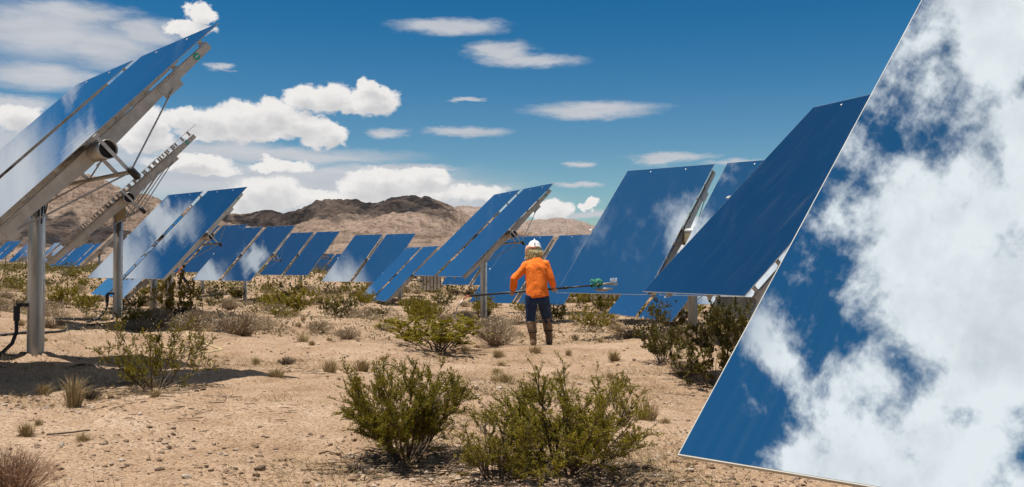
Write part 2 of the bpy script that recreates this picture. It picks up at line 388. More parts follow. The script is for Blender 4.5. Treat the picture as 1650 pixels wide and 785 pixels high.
def mountain_f(warm):
    def f(t, b):
        p = pos(t)
        n1 = t.noise(p, .0035, 7, .62); n2 = t.noise(t.vec('MULTIPLY', p, (1, 1, 3.2)), .016, 6, .66); n3 = t.noise(p, .07, 5, .7)
        strata = t.noise(t.vec('MULTIPLY', p, (.35, .35, 5.)), .012, 4, .6)
        k = t.math('ADD', t.math('MULTIPLY', n1, .35), t.math('ADD', t.math('MULTIPLY', n2, .4), t.math('MULTIPLY', strata, .25)))
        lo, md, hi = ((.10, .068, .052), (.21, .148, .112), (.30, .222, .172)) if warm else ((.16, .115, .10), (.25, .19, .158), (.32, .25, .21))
        c1 = t.ramp(k, [(.36, lo), (.48, md), (.60, hi)])
        c2 = t.ramp(n3, [(.40, (.42, .42, .40)), (.50, (1, 1, 1))])
        t.put(b.inputs['Base Color'], t.mix(.8, c1, c2, 'MULTIPLY'))
        b.inputs['Roughness'].default_value = .95; b.inputs['Specular IOR Level'].default_value = .1
        bump(t, b, n3, .8, 9.)
    return f
def mountain(name, prof, r0, rc, r1, seed, m, cols, rows, rough):
    a = np.linspace(-58, 58, cols); r = np.concatenate([np.linspace(r0, rc, int(rows * .72)), np.linspace(rc, r1, rows - int(rows * .72) + 1)[1:]])
    el_ = np.interp(a, [p[0] for p in prof], [p[1] for p in prof])
    Aa, Rr = np.meshgrid(np.radians(a), r); El = np.radians(np.broadcast_to(el_, Aa.shape))
    x, y = np.sin(Aa) * Rr, np.cos(Aa) * Rr
    crest = rc * np.tan(El)
    t = np.clip((Rr - r0) / (rc - r0), 0, 1); back = np.clip((Rr - rc) / (r1 - rc), 0, 1)
    shape = (.30 * t + .70 * t ** 1.9) * (1 - back * back * (3 - 2 * back))
    gul = fbm(x / 420., y / 420., 6, seed, .55, 2.1, ridge=True)
    n = fbm(x / 130., y / 130., 5, seed + 50, .6)
    env = (t ** .7) * (1 - .8 * t ** 6) * (1 - back)
    z = base_z(x, y) * (1 - shape) + EYE * shape + crest * shape + (gul * .34 + n * .17) * rough * env
    z = z + (fbm(Aa * 260, Aa * 0 + 3., 4, seed + 9, .6) * .02 * crest) * t ** 3 * (1 - back)
    z[0] = base_z(x, y)[0] - 25
    v = np.stack([x, y, z], -1).reshape(-1, 3)
    ii, jj = np.meshgrid(np.arange(len(r) - 1), np.arange(cols - 1), indexing='ij')
    qq = np.stack([ii * cols + jj, ii * cols + jj + 1, (ii + 1) * cols + jj + 1, (ii + 1) * cols + jj], -1).reshape(-1, 4)
    o = link(name, np_mesh(name, v, qq[:, ::-1], [m], smooth=False)); tag(o, kind='structure'); return o
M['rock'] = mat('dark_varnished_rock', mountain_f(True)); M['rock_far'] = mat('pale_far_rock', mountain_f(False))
mountain('mountain_range', RIDGE, 1900, 3600, 5200, 3, M['rock'], 1250, 120, 210)
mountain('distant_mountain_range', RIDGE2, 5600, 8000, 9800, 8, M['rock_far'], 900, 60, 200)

# real clouds high over the mountains, out of the picture: their shade darkens the ridge
def cloud_f(t, b):
    b.inputs['Base Color'].default_value = rgb(.85, .85, .86); b.inputs['Roughness'].default_value = 1.; b.inputs['Specular IOR Level'].default_value = 0
    tl = t.n.new('ShaderNodeBsdfTranslucent'); tl.inputs['Color'].default_value = rgb(.95, .95, .95)
    bd = t.n.new('ShaderNodeMixShader'); bd.inputs[0].default_value = .75; t.l.new(b.outputs[0], bd.inputs[1]); t.l.new(tl.outputs[0], bd.inputs[2])
    tr = t.n.new('ShaderNodeBsdfTransparent'); m = t.n.new('ShaderNodeMixShader'); n = t.noise(pos(t), .008, 6, .62)      # thin vapour, thinnest at its rim
    lw = t.n.new('ShaderNodeLayerWeight'); lw.inputs[0].default_value = .35
    rim = t.smooth(lw.outputs['Facing'], .35, .95, 1.0, 0.0)
    t.put(m.inputs[0], t.math('MULTIPLY', t.smooth(n, .32, .66, .12, .56), rim)); t.l.new(tr.outputs[0], m.inputs[1]); t.l.new(bd.outputs[0], m.inputs[2]); t.l.new(m.outputs[0], t.n['Material Output'].inputs['Surface'])
M['cloud'] = mat('cloud_vapour', cloud_f)
def cloud(azd, dist, alt, sizes, seed):
    import bmesh
    bm = bmesh.new()
    rr = random.Random(seed)
    cx_, cy_ = math.sin(R(azd)) * dist, math.cos(R(azd)) * dist
    cx_ += S.x / S.z * alt; cy_ += S.y / S.z * alt
    for dx, dy, sx_, sy_, sz_ in sizes:
        k = bmesh.ops.create_icosphere(bm, subdivisions=5, radius=1.)
        for v in k['verts']:
            d = v.co.normalized(); n = 1 + .55 * float(fbm(np.array([d.x * 2.2 + seed + dx]), np.array([d.y * 2.2 + d.z * 1.7 + dy]), 5, seed, .6)[0])
            zz = d.z * n * sz_; zz = zz if zz > 0 else zz * .3
            v.co = Vector((cx_ + dx + d.x * n * sx_, cy_ + dy + d.y * n * sy_, alt + zz))
    me = bpy.data.meshes.new('cloud'); bm.to_mesh(me); bm.free()
    for p in me.polygons: p.use_smooth = True
    o = link('cloud', me, None, [M['cloud']]); tag(o, kind='structure')
cloud(-9.5, 3350, 1590, [(0, 0, 330, 430, 110), (-190, -60, 170, 300, 80), (210, 90, 130, 260, 70)], 4)
cloud(-26.0, 2450, 1190, [(0, 0, 190, 260, 70), (150, 60, 110, 150, 50)], 9)

# ---------------------------------------------------------------- heliostats
MW, ML, GAP, MD = 2.084, 3.400, .279, .178            # facet width, facet length, gap, glass in front of the tube
SPAN = GAP / 2 + MW
DATA = {}
def data(key, fn):
    if key not in DATA: DATA[key] = fn()
    return DATA[key]
def panel_mesh(mm='mirror'):
    mb = MB(); a, b = MW / 2, ML / 2; t = .005
    vs = [(-a, -b, 0), (a, -b, 0), (a, b, 0), (-a, b, 0), (-a, -b, -t), (a, -b, -t), (a, b, -t), (-a, b, -t)]
    mb.add(vs, [(0, 1, 2, 3)], 0)
    mb.add(vs, [(7, 6, 5, 4), (0, 4, 5, 1), (1, 5, 6, 2), (2, 6, 7, 3), (3, 7, 4, 0)], 1)
    return mb.mesh('mirror_panel', [M[mm], M['mirror_back']])
def trim_mesh():
    mb = MB(); a, b, w, t = MW / 2, ML / 2, .0025, .007
    mb.box((-a - w / 2, 0, -.004), (w, ML + 2 * w, t)); mb.box((a + w / 2, 0, -.004), (w, ML + 2 * w, t))
    mb.box((0, -b - w / 2, -.004), (MW, w, t)); mb.box((0, b + w / 2, -.004), (MW, w, t))
    return mb.mesh('edge_trim', [M['trim']])
def bolt_mesh():
    return MB().tube([(0, 0, -.002), (0, 0, .004)], .013, 8).mesh('bolt', [M['white']])
def arm_mesh():
    zt = MD - .105; hl = ML / 2 - .09; ys = [-hl, -.55 * hl, -.22, .22, .55 * hl, hl]; dep = [.070, .098, .135, .135, .098, .070]
    mb = MB(); w = .003; vs = []
    for y, d in zip(ys, dep): vs += [(-w, y, zt), (w, y, zt), (w, y, zt - d), (-w, y, zt - d)]
    fs = []
    for i in range(len(ys) - 1):
        o = 4 * i
        for j in range(4): fs.append((o + j, o + (j + 1) % 4, o + 4 + (j + 1) % 4, o + 4 + j))
    fs += [(3, 2, 1, 0), (4 * len(ys) - 4, 4 * len(ys) - 3, 4 * len(ys) - 2, 4 * len(ys) - 1)]
    mb.add(vs, fs)
    mb.box((-.022, 0, zt + .002), (.044, 2 * hl, .004))
    for i in range(len(ys) - 1):                      # bottom flange follows the taper
        p, p2 = Vector((-.022, ys[i], zt - dep[i] - .002)), Vector((-.022, ys[i + 1], zt - dep[i + 1] - .002))
        L = (p2 - p).length; ang_ = math.atan2(p2.z - p.z, p2.y - p.y)
        mb.box((p + p2) / 2, (.044, L, .004), 0, Matrix.Rotation(ang_, 3, 'X'))
    for y in (-.62 * hl, .62 * hl):                   # gusset plates that take the rods
        mb.box((.007, y, zt - .085), (.006, .24, .13))
    return mb.mesh('support_arm', [M['arm']])
def standoff_mesh():
    mb = MB(); mb.box((0, 0, -.010), (.028, .035, .084)); mb.box((0, 0, -.052), (.05, .07, .006)); mb.box((0, 0, .026), (.05, .06, .006))
    return mb.mesh('standoff', [M['arm']])
def tube_mesh():
    L = SPAN + .04; mb = MB(); n = 24; vs = []
    for x, r in ((-L, .09), (L, .09), (L, .082), (L - .12, .082), (-L, .082), (-L + .12, .082)):
        vs += [(x, r * math.cos(2 * math.pi * j / n), r * math.sin(2 * math.pi * j / n)) for j in range(n)]
    def ring(a, b): return [(a * n + j, a * n + (j + 1) % n, b * n + (j + 1) % n, b * n + j) for j in range(n)]
    mb.add(vs, ring(0, 1) + ring(1, 2) + ring(2, 3) + ring(4, 0) + ring(5, 4))
    return mb.mesh('torque_tube', [M['galv']], True)
def bore_shade_mesh():
    return MB().tube([(-.004, 0, 0), (.004, 0, 0)], .081, 20).mesh('bore_shade_disc', [M['black']])  # recessed black disc that paints the dark inside of the hollow tube
def strap_mesh():
    mb = MB(); mb.box((0, 0, -.062), (.006, .034, .44)); mb.box((0, 0, .15), (.012, .06, .025)); mb.box((-.03, 0, .165), (.07, .04, .006)); return mb.mesh('strap', [M['arm']])
def kpost_mesh():
    mb = MB(); mb.box((0, 0, -.185), (.03, .03, .21)); mb.box((0, 0, -.095), (.05, .16, .008)); return mb.mesh('king_post', [M['arm']])
def rod_mesh(sg, dx):
    def f(): return MB().tube([(0, sg * .62 * (ML / 2 - .05), MD - .105 - .11), (dx, 0, -.285)], .0085, 6).mesh('tie_rod', [M['rod']])
    return f
def bar_mesh():
    return MB().tube([(-SPAN - .10, 0, -.285), (SPAN + .10, 0, -.285)], .022, 8).mesh('tie_bar', [M['rod']])
def knob_mesh():
    return MB().tube([(0, 0, .05), (0, 0, .028), (0, 0, -.07), (0, 0, -.085)], [.022, .036, .036, .02], 10).mesh('end_knob', [M['black']], True)
def post_mesh():
    mb = MB(); mb.tube([(0, 0, -.6), (0, 0, 0)], .088, 24); mb.tube([(0, 0, 0), (0, 0, .008)], .12, 24)
    for k in range(8): mb.tube([(.104 * math.cos(k * .785), .104 * math.sin(k * .785), .006), (.104 * math.cos(k * .785), .104 * math.sin(k * .785), .013)], .009, 6)
    return mb.mesh('post', [M['galv']], True)
def footing_mesh():                                    # loose soil thrown up round the post
    vs = []; n = 40; prof = [(.085, .075), (.14, .07), (.20, .055), (.28, .03), (.36, .01), (.46, -.03)]
    for r_, z_ in prof:
        for j in range(n):
            a = 2 * math.pi * j / n; k = 1 + .30 * float(fbm(np.array([2 * math.cos(a) + r_ * 9]), np.array([2 * math.sin(a)]), 3, 4)[0])
            vs.append((r_ * k * math.cos(a), r_ * k * math.sin(a), z_ * (1 + .8 * float(fbm(np.array([5 * math.cos(a) + r_ * 20]), np.array([5 * math.sin(a)]), 3, 9)[0]))))
    return MB().add(vs, [(i * n + j, i * n + (j + 1) % n, (i + 1) * n + (j + 1) % n, (i + 1) * n + j) for i in range(len(prof) - 1) for j in range(n)]).mesh('footing', [M['ground']], True)
def gear_mesh():
    mb = MB(); mb.tube([(0, 0, -.30), (0, 0, -.285), (0, 0, -.28), (0, 0, -.13)], [.125, .125, .105, .105], 20)
    mb.box((0, 0, -.10), (.20, .22, .16)); mb.box((-.13, .02, -.17), (.10, .12, .12)); mb.tube([(.10, .03, -.20), (.20, .03, -.20)], .055, 12)
    return mb.mesh('gearbox', [M['tan']])
def cbox_mesh():
    mb = MB(); mb.box((.30, .02, -.20), (.20, .16, .26)); mb.box((.30, -.066, -.20), (.18, .012, .24)); return mb.mesh('control_box', [M['tan']])
def loop_mesh():
    mb = MB()
    for k, (x0, x1, d) in enumerate(((.14, .22, .22), (.18, .27, .30), (.23, .34, .19))):
        pts = [(x0 + (x1 - x0) * s + .03 * math.sin(6 * s + k), -.03 + .02 * k, -.32 - d * math.sin(math.pi * s)) for s in np.linspace(0, 1, 12)]
        mb.tube(pts, .008, 5)
    return mb.mesh('cable_loop', [M['dark']], True)
def sticker_mesh():
    mb = MB(); mb.tube([(0, 0, 0), (.003, 0, 0)], .036, 20, mi=0)
    mb.box((.0035, .0, 0), (.003, .05, .012), 1); return mb.mesh('sticker', [M['teal'], M['white']])
ARMX = [s * x for s in (-1, 1) for x in (GAP / 2 + .02, SPAN - 1.15, SPAN - .30)]
def heliostat(label, x, y, zrel, azd, eld, detail=2, ground=None, glass='mirror_dusty'):
    gzz = gz(x, y) if ground is None else ground
    h = zrel + EYE - gzz
    root = tag(empty('heliostat', (x, y, gzz), -R(azd)), label, 'heliostat', 'tilted mirror heliostats standing across the desert')
    th = R(90 - eld); RX = Matrix.Rotation(th, 3, 'X'); piv = Vector((0, 0, h))
    def tilt(name, me, off=(0, 0, 0)):
        o = link(name, me, root); o.location = piv + RX @ Vector(off); o.rotation_euler = (th, 0, 0); return o
    def sub(name, me, par, loc): o = link(name, me, par); o.location = loc; return o
    for s in (-1, 1):
        p = tilt('mirror_panel', data('panel' + glass, lambda: panel_mesh(glass)), (s * (GAP + MW) / 2, 0, MD))
        sub('edge_trim', data('trim', trim_mesh), p, (0, 0, 0))
        if detail > 0:
            for bx in (-.42, .42): sub('bolt', data('bolt', bolt_mesh), p, (bx, ML / 2 - .09, 0))
    for ax in ARMX:
        a = tilt('support_arm', data('arm', arm_mesh), (ax, 0, 0))
        if ax > SPAN - .6:
            st = sub('sticker', data('sticker', sticker_mesh), a, (.0055, 1.42, .036)) if detail > 1 else None
        if detail > 1:
            for yy in np.linspace(-1.55, 1.55, 9): sub('standoff', data('standoff', standoff_mesh), a, (0, float(yy), MD - .033))
        if detail > 0:
            tilt('king_post', data('kpost', kpost_mesh), (ax, 0, 0))
            dx = .34 * (1 if ax > 0 else -1) if abs(ax) > SPAN - .6 else 0.
            for sg in (-1, 1): tilt('tie_rod', data('rod%d%.1f' % (sg, dx), rod_mesh(sg, dx)), (ax, 0, 0))
    t = tilt('torque_tube', data('tube', tube_mesh))
    for s in (-1, 1):
        sub('bore_shade_disc', data('bore_shade', bore_shade_mesh), t, (s * (SPAN - .01), 0, 0))
        if detail > 0: sub('strap', data('strap', strap_mesh), t, (s * (SPAN + .045), 0, 0))
    if detail > 0:
        b = tilt('tie_bar', data('bar', bar_mesh))
        for s in (-1, 1): sub('end_knob', data('knob', knob_mesh), b, (s * (SPAN + .10), 0, -.285))
    ps = link('post', data('post', post_mesh), root); ps.location = (0, 0, h - .30); ps.scale = (1, 1, (h - .30) / .5)
    if detail > 0:
        fo = link('footing', data('footing', footing_mesh), root); fo.rotation_euler = (0, 0, x * 7.)
    for nm, fn in (('gearbox', gear_mesh), ('control_box', cbox_mesh), ('cable_loop', loop_mesh)):
        o = link(nm, data(nm, fn), root); o.location = (0, 0, h)
    return root
heliostat('heliostat cut by the picture edge with cloud streaks on its mirrors and open tube end', -5.156, 11.051, 1.081, 49.98, 44.68, glass='mirror')
heliostat('heliostat seen edge on from behind its dark toothed arms, beside the tall streaked one', -7.480, 19.352, 1.181, 64.6, 45.32)
heliostat('heliostat with two cloud mottled mirrors just behind the edge on dark one', -9.391, 27.954, .798, 44.48, 44.21, glass='mirror')
heliostat('heliostat with two clean blue mirrors and one bright white arm below the dark ridge', -11.994, 45.825, .499, 40.44, 44.25, 1)
heliostat('blue heliostat between the white armed one and the pair with a pale cloud patch', -12.158, 58.752, .674, 40.47, 42.84, 1)
heliostat('heliostat whose second mirror holds a pale cloud patch, in front of the sunlit ridge', -7.297, 52.426, .363, 37.91, 43.91, 1)
heliostat('low narrow heliostat with pale lower corner, its bottom edge nearly touching the scrub', -5.103, 46.383, -.399, 65.91, 45.04, 1)
heliostat('tall narrow heliostat with clean blue mirrors on a steel post beside the worker in orange', -.758, 27.351, .815, 69.08, 46.12)
heliostat('low wide blue heliostat directly behind the worker in orange', .954, 36.857, -.183, 41.97, 43.92, 1)
heliostat('large heliostat with wispy streaks and tan drive showing in its gap, past the brush tip', 3.355, 18.95, .638, 42.6, 42.8)
heliostat('very dark blue heliostat partly covered by the huge cloud reflecting mirror', 3.630, 10.531, .748, 68.60, 46.70, glass='mirror')
heliostat('huge close mirror filled with white clouds at the edge of the picture', 2.789, 1.119, .748, 46.48, 44.86, glass='mirror')
heliostat('low heliostat with a whitish cloud reflection seen below the wispy streaked mirror', 4.310, 25.852, -.066, 76.05, 40.14, 1)
heliostat('heliostat whose lower blue corner shows below the very dark mirror', 6.278, 19.129, .168, 39.0, 42.51, 1)
heliostat('heliostat mostly hidden by the cloud mottled pair, above the far small worker', -15.515, 51.107, .806, 40.0, 46.03, 1)
heliostat('heliostat with only a slanting lower arm showing under the cloud mottled pair', -10.494, 29.885, .256, 57.01, 44.89, 1)
heliostat('heliostat showing only its blue bottom strip behind the steel post of the tall narrow one', -1.34, 55., .15 , 42., 44., 1)
heliostat('heliostat showing a small dark blue scrap between two posts under the very dark mirror', 7.35, 31., -.02, 44., 44., 1)
FAR = [(9, 405, 131, 42, 'tiny far heliostat at the picture edge, left of the thick post'), (42, 408, 131, 42, 'tiny far heliostat partly behind the thick steel post'),
       (86, 409, 122, 43, 'tiny far heliostat just to the right of the thick steel post'), (112, 413, 112, 45, 'tiny far heliostat below the toothed arm of the edge on one'),
       (137, 413, 108, 47, 'tiny far heliostat beside the small one seen along its arms'), (160, 404, 76, 64, 'small far heliostat seen along its slanted arms near the second post'),
       (529, 428, 117, 42, 'small far heliostat in the gap before the pair with a pale cloud patch')]
for px, py, d, a, lab in FAR:
    heliostat(lab, (px - 825) / FPX * d, d, (HOR - py) / FPX * d, a, 44.5, 0 if d > 80 else 1)

# ---------------------------------------------------------------- plants
def leaf_f(stops, trans=.25):
    def f(t, b):
        gi = t.n.new('ShaderNodeNewGeometry').outputs['Random Per Island']
        oi = t.n.new('ShaderNodeObjectInfo').outputs['Random']
        k = t.math('MULTIPLY_ADD', oi, .3, t.math('MULTIPLY', gi, .7))
        c_ = t.ramp(k, stops)
        t.put(b.inputs['Base Color'], c_)
        b.inputs['Roughness'].default_value = .6; b.inputs['Specular IOR Level'].default_value = .25
        tr = t.n.new('ShaderNodeBsdfTranslucent'); t.put(tr.inputs['Color'], c_)
        m = t.n.new('ShaderNodeMixShader'); m.inputs[0].default_value = trans
        t.l.new(b.outputs[0], m.inputs[1]); t.l.new(tr.outputs[0], m.inputs[2]); t.l.new(m.outputs[0], t.n['Material Output'].inputs['Surface'])
    return f
M['leaf'] = mat('creosote_leaf', leaf_f([(0, (.10, .085, .008)), (.4, (.215, .178, .014)), (.8, (.30, .235, .022)), (1, (.42, .30, .05))], .45))
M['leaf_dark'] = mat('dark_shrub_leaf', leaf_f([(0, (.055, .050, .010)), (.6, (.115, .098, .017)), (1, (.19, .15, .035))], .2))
M['grey_leaf'] = mat('grey_shrub_leaf', leaf_f([(0, (.20, .155, .095)), (.6, (.35, .28, .18)), (1, (.48, .40, .26))], .15))
M['straw'] = mat('dry_grass_blade', leaf_f([(0, (.22, .155, .07)), (.6, (.38, .28, .14)), (1, (.50, .39, .22))], .2))
M['stem'] = mat('dark_shrub_stem', plain((.085, .060, .040), .85, 0, .35, 20.))
M['twig'] = mat('dry_twig', plain((.26, .185, .115), .85, 0, .35, 14.))
M['redtwig'] = mat('reddish_dry_twig', plain((.24, .135, .075), .85, 0, .4, 12.))

def prisms(P0, P1, r0, r1):
    """thin three-sided sticks, vectorised"""
    P0 = np.asarray(P0); P1 = np.asarray(P1); n = len(P0)
    r0 = np.broadcast_to(np.asarray(r0, float), (n,)); r1 = np.broadcast_to(np.asarray(r1, float), (n,))
    d = P1 - P0; d = d / np.maximum(np.linalg.norm(d, axis=1, keepdims=True), 1e-9)
    ref = np.where(np.abs(d[:, 2:3]) < .9, [[0, 0, 1.]], [[1., 0, 0]])
    u = np.cross(d, ref); u /= np.linalg.norm(u, axis=1, keepdims=True); w = np.cross(d, u)
    vs = []
    for P_, r in ((P0, r0), (P1, r1)):
        for k in range(3):
            a = 2 * math.pi * k / 3
            vs.append(P_ + (u * math.cos(a) + w * math.sin(a)) * r[:, None])
    v = np.stack(vs, 1).reshape(-1, 3); o = np.arange(n)[:, None] * 6
    f = np.concatenate([o + np.array([[k, (k + 1) % 3, 3 + (k + 1) % 3, 3 + k]]) for k in range(3)])
    return v, f
def leaves(C_, D_, ln, wd, g):
    """small pointed leaf faces at C_, pointing along D_"""
    n = len(C_); D_ = D_ / np.maximum(np.linalg.norm(D_, axis=1, keepdims=True), 1e-9)
    r = g.normal(size=(n, 3)); s = np.cross(D_, r); s /= np.maximum(np.linalg.norm(s, axis=1, keepdims=True), 1e-9)
    l = (ln * g.uniform(.6, 1.3, n))[:, None]; w = (wd * g.uniform(.7, 1.3, n))[:, None]
    v = np.stack([C_, C_ + D_ * l * .5 + s * w * .5, C_ + D_ * l, C_ + D_ * l * .5 - s * w * .5], 1).reshape(-1, 3)
    f = np.arange(n)[:, None] * 4 + np.array([[0, 1, 2, 3]])
    return v, f
def grow(g, n_main, height, spread, lift, subs, twigs, wob=.12):
    """branches of a shrub: lists of stick ends and radii, and the leafy twig tips"""
    p0 = []; p1 = []; ra = []; rb = []; tips = []
    def stick(a, b, r, s): p0.append(a); p1.append(b); ra.append(r); rb.append(s)
    for i in range(n_main):
        az_ = 2 * math.pi * (i + g.uniform(-.4, .4)) / n_main
        out = spread * g.uniform(.25, 1.0) ** .7; hgt = height * (1 - .38 * (out / spread) ** 2) * g.uniform(.72, 1.04)
        tip = np.array([math.cos(az_) * out, math.sin(az_) * out, hgt])
        b0 = np.array([math.cos(az_), math.sin(az_), 0]) * g.uniform(.0, .10) * height / .6
        if i % 4 == 3: tip[2] *= g.uniform(.42, .62); tip[:2] *= 1.08
        k = 6; pts = []
        for j in range(k + 1):
            s = j / k
            q = b0 + (tip - b0) * np.array([s ** lift, s ** lift, s]) + g.normal(size=3) * wob * .12 * height * s * (j < k)
            q[2] = max(q[2], -.02); pts.append(q)
        r = .0075 * height / .6 * g.uniform(.7, 1.3)
        for j in range(k): stick(pts[j], pts[j + 1], r * (1 - .8 * j / k), r * (1 - .8 * (j + 1) / k))
        for _ in range(subs):
            j = g.integers(2, k + 1); a = pts[j]; d = pts[j] - pts[j - 1]; d = d / np.linalg.norm(d)
            e = d * .8 + g.normal(size=3) * .55 + np.array([0, 0, .35]); e /= np.linalg.norm(e)
            L = height * g.uniform(.13, .34); c_ = a + e * L
            stick(a, a + e * L * .5, r * .42, r * .3); m_ = c_ + g.normal(size=3) * .01; stick(a + e * L * .5, m_, r * .3, r * .16)
            for _ in range(twigs):
                s = g.uniform(.25, 1.0); b = a + (m_ - a) * s
                e2 = e * .7 + g.normal(size=3) * .5 + np.array([0, 0, .45]); e2 /= np.linalg.norm(e2)
                L2 = height * g.uniform(.06, .16); t2 = b + e2 * L2
                stick(b, t2, r * .2, r * .1); tips.append((b, t2))
    return np.array(p0), np.array(p1), np.array(ra), np.array(rb), tips
def creosote(seed, n_main=18, height=.62, spread=.42, subs=9, twigs=5, per=9, ln=.016, wd=.008, lift=1.25, leafm='leaf', stem='stem'):
    g = np.random.default_rng(seed)
    p0, p1, ra, rb, tips = grow(g, n_main, height, spread, lift, subs, twigs)
    sv, sf = prisms(p0, p1, ra, rb)
    B = np.array([t[0] for t in tips]); T = np.array([t[1] for t in tips])
    B = np.repeat(B, per, 0); T = np.repeat(T, per, 0); s = g.uniform(.1, 1.05, len(B))[:, None]
    C_ = B + (T - B) * s + g.normal(size=B.shape) * .005
    lv, lf = leaves(C_, (T - B) / np.linalg.norm(T - B, axis=1, keepdims=True) * .8 + g.normal(size=B.shape) * .5 + [0, 0, .25], ln, wd, g)
    return np_mesh('stems', sv, sf, [M[stem]]), np_mesh('foliage', lv, lf, [M[leafm]])
def twiggy(seed, n=260, height=.4, spread=.35, r=.0022, up=.9, m='twig', fork=2):
    """dry shrub: a dense spray of thin twigs"""
    g = np.random.default_rng(seed); p0 = []; p1 = []; ra = []; rb = []
    for i in range(n):
        a = g.uniform(0, 2 * math.pi); o = g.uniform(0, 1) ** .6
        d = np.array([math.cos(a) * o * spread, math.sin(a) * o * spread, height * up * g.uniform(.55, 1.05) * (1 - .45 * o * o)])
        b = np.array([math.cos(a), math.sin(a), 0]) * g.uniform(0, .22) * spread
        m_ = b + (d - b) * .5 + g.normal(size=3) * .05 * height
        p0 += [b, m_]; p1 += [m_, d]; ra += [r * 1.3, r]; rb += [r, r * .5]
        for _ in range(fork):
            s = g.uniform(.35, .9); q = m_ + (d - m_) * s; e = (d - m_); e = e / np.linalg.norm(e) + g.normal(size=3) * .6
            e /= np.linalg.norm(e); p0.append(q); p1.append(q + e * height * g.uniform(.12, .3)); ra.append(r * .8); rb.append(r * .35)
    v, f = prisms(np.array(p0), np.array(p1), np.array(ra), np.array(rb))
    return np_mesh('twigs', v, f, [M[m]])
def tuft(seed, n=160, height=.3, spread=.16, w=.005, m='straw'):
    g = np.random.default_rng(seed); a = g.uniform(0, 2 * math.pi, n); o = g.uniform(0, 1, n) ** .7
    h = height * g.uniform(.4, 1.05, n)
    b = np.stack([np.cos(a), np.sin(a), 0 * a], 1) * (o * spread * .4)[:, None]
    k = np.stack([np.cos(a) * o * spread * .7, np.sin(a) * o * spread * .7, h * .62], 1); t = np.stack([np.cos(a) * o * spread * 1.35, np.sin(a) * o * spread * 1.35, h * (1 - .25 * o)], 1)
    s = np.stack([-np.sin(a + g.normal(size=n) * .8), np.cos(a + g.normal(size=n) * .8), 0 * a], 1) * w * .5
    v = np.stack([b - s, b + s, k + s, k - s, k - s * .9, k + s * .9, t + s * .15, t - s * .15], 1).reshape(-1, 3)
    i = np.arange(n)[:, None] * 8
    return np_mesh('blades', v, np.concatenate([i + [[0, 1, 2, 3]], i + [[4, 5, 6, 7]]]), [M[m]])
PLANT = {}
def lib(key, fn):
    if key not in PLANT: PLANT[key] = fn()
    return PLANT[key]
def plant(kind, name, label, cat, xy, scale=1., rz=None, group=None, sz=None, sink=.015):
    x, y = xy
    o = tag(empty(name, (x, y, gz(x, y) - sink), rng.uniform(0, 6.28) if rz is None else rz), label, cat, group)
    o.scale = (scale, scale, scale * (sz or 1.))
    for nm, me in kind:
        c_ = link(nm, me, o)
        if nm == 'litter': c_['kind'] = 'stuff'
    return o
def cre_hi(k):
    p = [dict(seed=41, n_main=26, height=.66, spread=.46, subs=11, twigs=7, per=26, ln=.015, wd=.0075, lift=.95), dict(seed=52, n_main=32, height=.74, spread=.50, subs=11, twigs=6, per=24, ln=.015, wd=.0075, lift=.85),
         dict(seed=63, n_main=12, height=.66, spread=.30, subs=8, twigs=6, per=20, ln=.015, wd=.0075, lift=.9), dict(seed=74, n_main=13, height=.62, spread=.48, subs=9, twigs=5, per=15, ln=.018, wd=.009, lift=1.1)][k]
    return lib('h%d' % k, lambda: list(zip(('stems', 'foliage'), creosote(**p))))
def cre_lo(k, dark=False):
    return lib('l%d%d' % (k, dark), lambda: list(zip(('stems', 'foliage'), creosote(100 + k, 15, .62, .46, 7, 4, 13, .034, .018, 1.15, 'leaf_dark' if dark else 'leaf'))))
def grey(k): return lib('g%d' % k, lambda: [('twigs', twiggy(200 + k, 230, .42, .42, .0035, .95, 'twig', 2)), ('foliage', grey_leaves(k))])
def grey_leaves(k):
    g = np.random.default_rng(300 + k); n = 900; a = g.uniform(0, 6.28, n); o = g.uniform(.2, 1, n) ** .6
    C_ = np.stack([np.cos(a) * o * .4, np.sin(a) * o * .4, .42 * g.uniform(.25, .98, n) * (1 - .4 * o * o)], 1)
    v, f = leaves(C_, g.normal(size=(n, 3)) + [0, 0, .6], .028, .010, g); return np_mesh('foliage', v, f, [M['grey_leaf']])
def straw(k): return lib('s%d' % k, lambda: [('blades', tuft(400 + k, 190, .30, .17, .006))])

# --- the bushes one can point to (pixel of the foot, width in pixels)
def sc(px, py, wpx, wid):
    x, y = spot(px, py); return (x, y), wpx / FPX * math.hypot(x, y) / wid
def put(kind, name, label, cat, px, py, wpx, wid, group=None, sz=None, rz=None):
    xy, s = sc(px, py, wpx, wid); return plant(kind, name, label, cat, xy, s, rz, group, sz)
put(cre_hi(0), 'creosote_bush', 'rounded olive creosote bush with dark bare stems below, standing alone in front of the worker', 'bush', 655, 742, 205, .92, rz=.6)
put(cre_hi(1), 'creosote_bush', 'widest olive creosote bush at the bottom of the picture, dense in the middle', 'bush', 915, 762, 262, 1.02, sz=.74, rz=2.2)
put(cre_hi(2), 'creosote_bush', 'slim sparse creosote bush growing against the side of the widest one', 'bush', 806, 776, 128, .60, sz=.80, rz=4.)
put(cre_hi(3), 'creosote_bush', 'airy creosote bush with thin bare stems in the shade of the tall streaked mirror', 'bush', 247, 628, 165, .98, rz=1.1)
put(cre_lo(0), 'creosote_bush', 'dense broad green bush between the worker and the open sand, touching the grey tan shrub', 'bush', 708, 564, 185, .95, sz=.47)
put(grey(0), 'bursage_shrub', 'grey tan leafless shrub touching the worker side of the dense green bush', 'shrub', 800, 557, 84, .86, sz=1.1)
put(grey(1), 'bursage_shrub', 'pale tan dry shrub in the open sand right of the shaded second post', 'shrub', 390, 541, 84, .86, sz=1.05)
